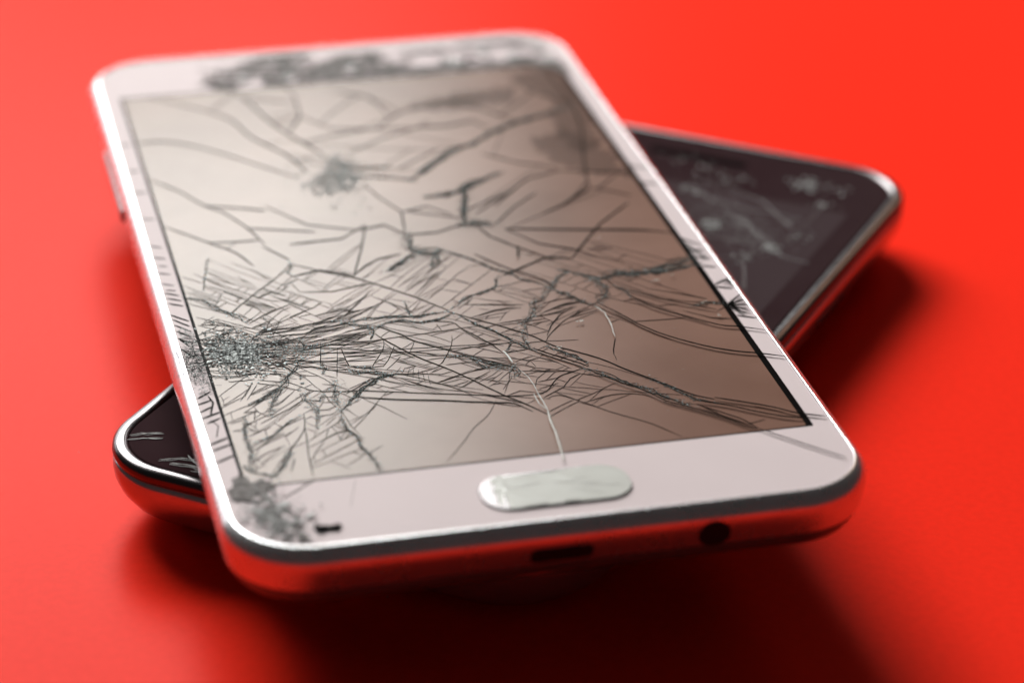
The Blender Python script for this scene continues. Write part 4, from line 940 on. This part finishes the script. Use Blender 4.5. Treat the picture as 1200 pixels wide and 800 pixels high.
# ------------------------------------------------------------------ marks on the black phone's glass
g2t = H2 - 0.10
def scratch(pts, w, m, n=2):
    mb = MB(); P = resample(pts, 0.6)
    for _ in range(n):
        o = Vector((rnd.gauss(0, w*1.5), rnd.gauss(0, w*1.5)))
        ribbon(mb, [p + o for p in P], w, z=0.0, jit=w*0.6)
    return mb.build('scratch', m, P2, loc=(0, 0, g2t))
S2 = [((20.7, 28.7), (21.9, 35.5), (22.3, 40), (22.2, 45.1)), ((3.4, 42.4), (8, 40), (14, 39.5), (19.6, 40)), ((10.4, 37.7), (15, 34.5), (20.7, 30)), ((20.7, 28.7), (18.1, 24.4), (13, 22)),
      ((20.7, 28.7), (16, 33), (9, 35)), ((20.7, 28.7), (23, 27), (27, 26.5)), ((20.7, 28.7), (14, 29), (8, 28)), ((18.1, 24.4), (20, 20), (22, 15)), ((2, 46), (8, 45), (14, 43), (21, 36)), ((12, 20), (16, 14), (19, 8)), ((14, 25), (10, 16), (9, 8))]
for s in S2: scratch(s, 0.06, M['scratch2'], 2)
S3 = [((-28.6, -54.0), (-27.6, -53.0), (-25.4, -51.8)), ((-28.5, -55.0), (-27, -53.9), (-24.9, -52.9)), ((-22.5, -57.6), (-20.5, -56.2), (-18.2, -55.6), (-15.5, -55.3)), ((-21, -57.6), (-19, -57.2), (-16, -57.0), (-13, -56.5)), ((-18, -58), (-15, -57.6), (-11, -57.2)), ((-20, -55.2), (-17.5, -56.8), (-15, -56.2))]
for s in S3: scratch(s, 0.10, M['chip2'], 3)
def chips(cx, cy, n, sp, s, m=None):  # chips of glass whose pale colour also stands in for glints
    mb = MB()
    for _ in range(n): crumb(mb, cx + rnd.gauss(0, sp), cy + rnd.gauss(0, sp), rnd.uniform(.4, 1)*s, 0.0)
    mb.build('glint_chip', m or M['chip2'], P2, loc=(0, 0, g2t))
for a in [(10.6, 32.0, 46, .9, .55), (20.7, 28.7, 34, .8, .45), (18.3, 24.6, 22, .9, .4), (17, 50.8, 40, .9, .5), (20.0, 51.0, 22, 1.2, .4), (22.8, 51.0, 12, .8, .35), (22.2, 45.1, 20, .8, .4), (7.7, 48.8, 22, 1.2, .42), (2.5, 50.0, 18, 1.3, .4), (-2, 51, 12, 1.2, .4), (3.4, 42.4, 20, 1.0, .45),
          (19.6, 38, 14, 1.2, .3), (16, 30.5, 22, 1.8, .3), (14, 35, 16, 1.6, .3), (22.5, 34, 14, .9, .35), (12, 21, 10, .9, .3)]: chips(*a)
pw = MB()
for _ in range(900):
    t_ = rnd.random(); pw_x = 6 + 15*t_ + rnd.gauss(0, 1.6); pw_y = 38 - 8*t_ + rnd.gauss(0, 3.0); crumb(pw, pw_x, pw_y, rnd.uniform(.05, .17), 0.0)
po = pw.build('glass_dust', M['scratch2'], P2, loc=(0, 0, g2t)); po['kind'] = 'stuff'

# ------------------------------------------------------------------ a little dust and glass grit on the table
gr = MB()
for _ in range(70):
    x, y = rnd.uniform(-170, 190), rnd.uniform(-130, 260); s = rnd.uniform(0.08, 0.26)
    crumb(gr, x, y, s, -0.045)
go = gr.build('table_grit', M['scratch2']); go['kind'] = 'stuff'
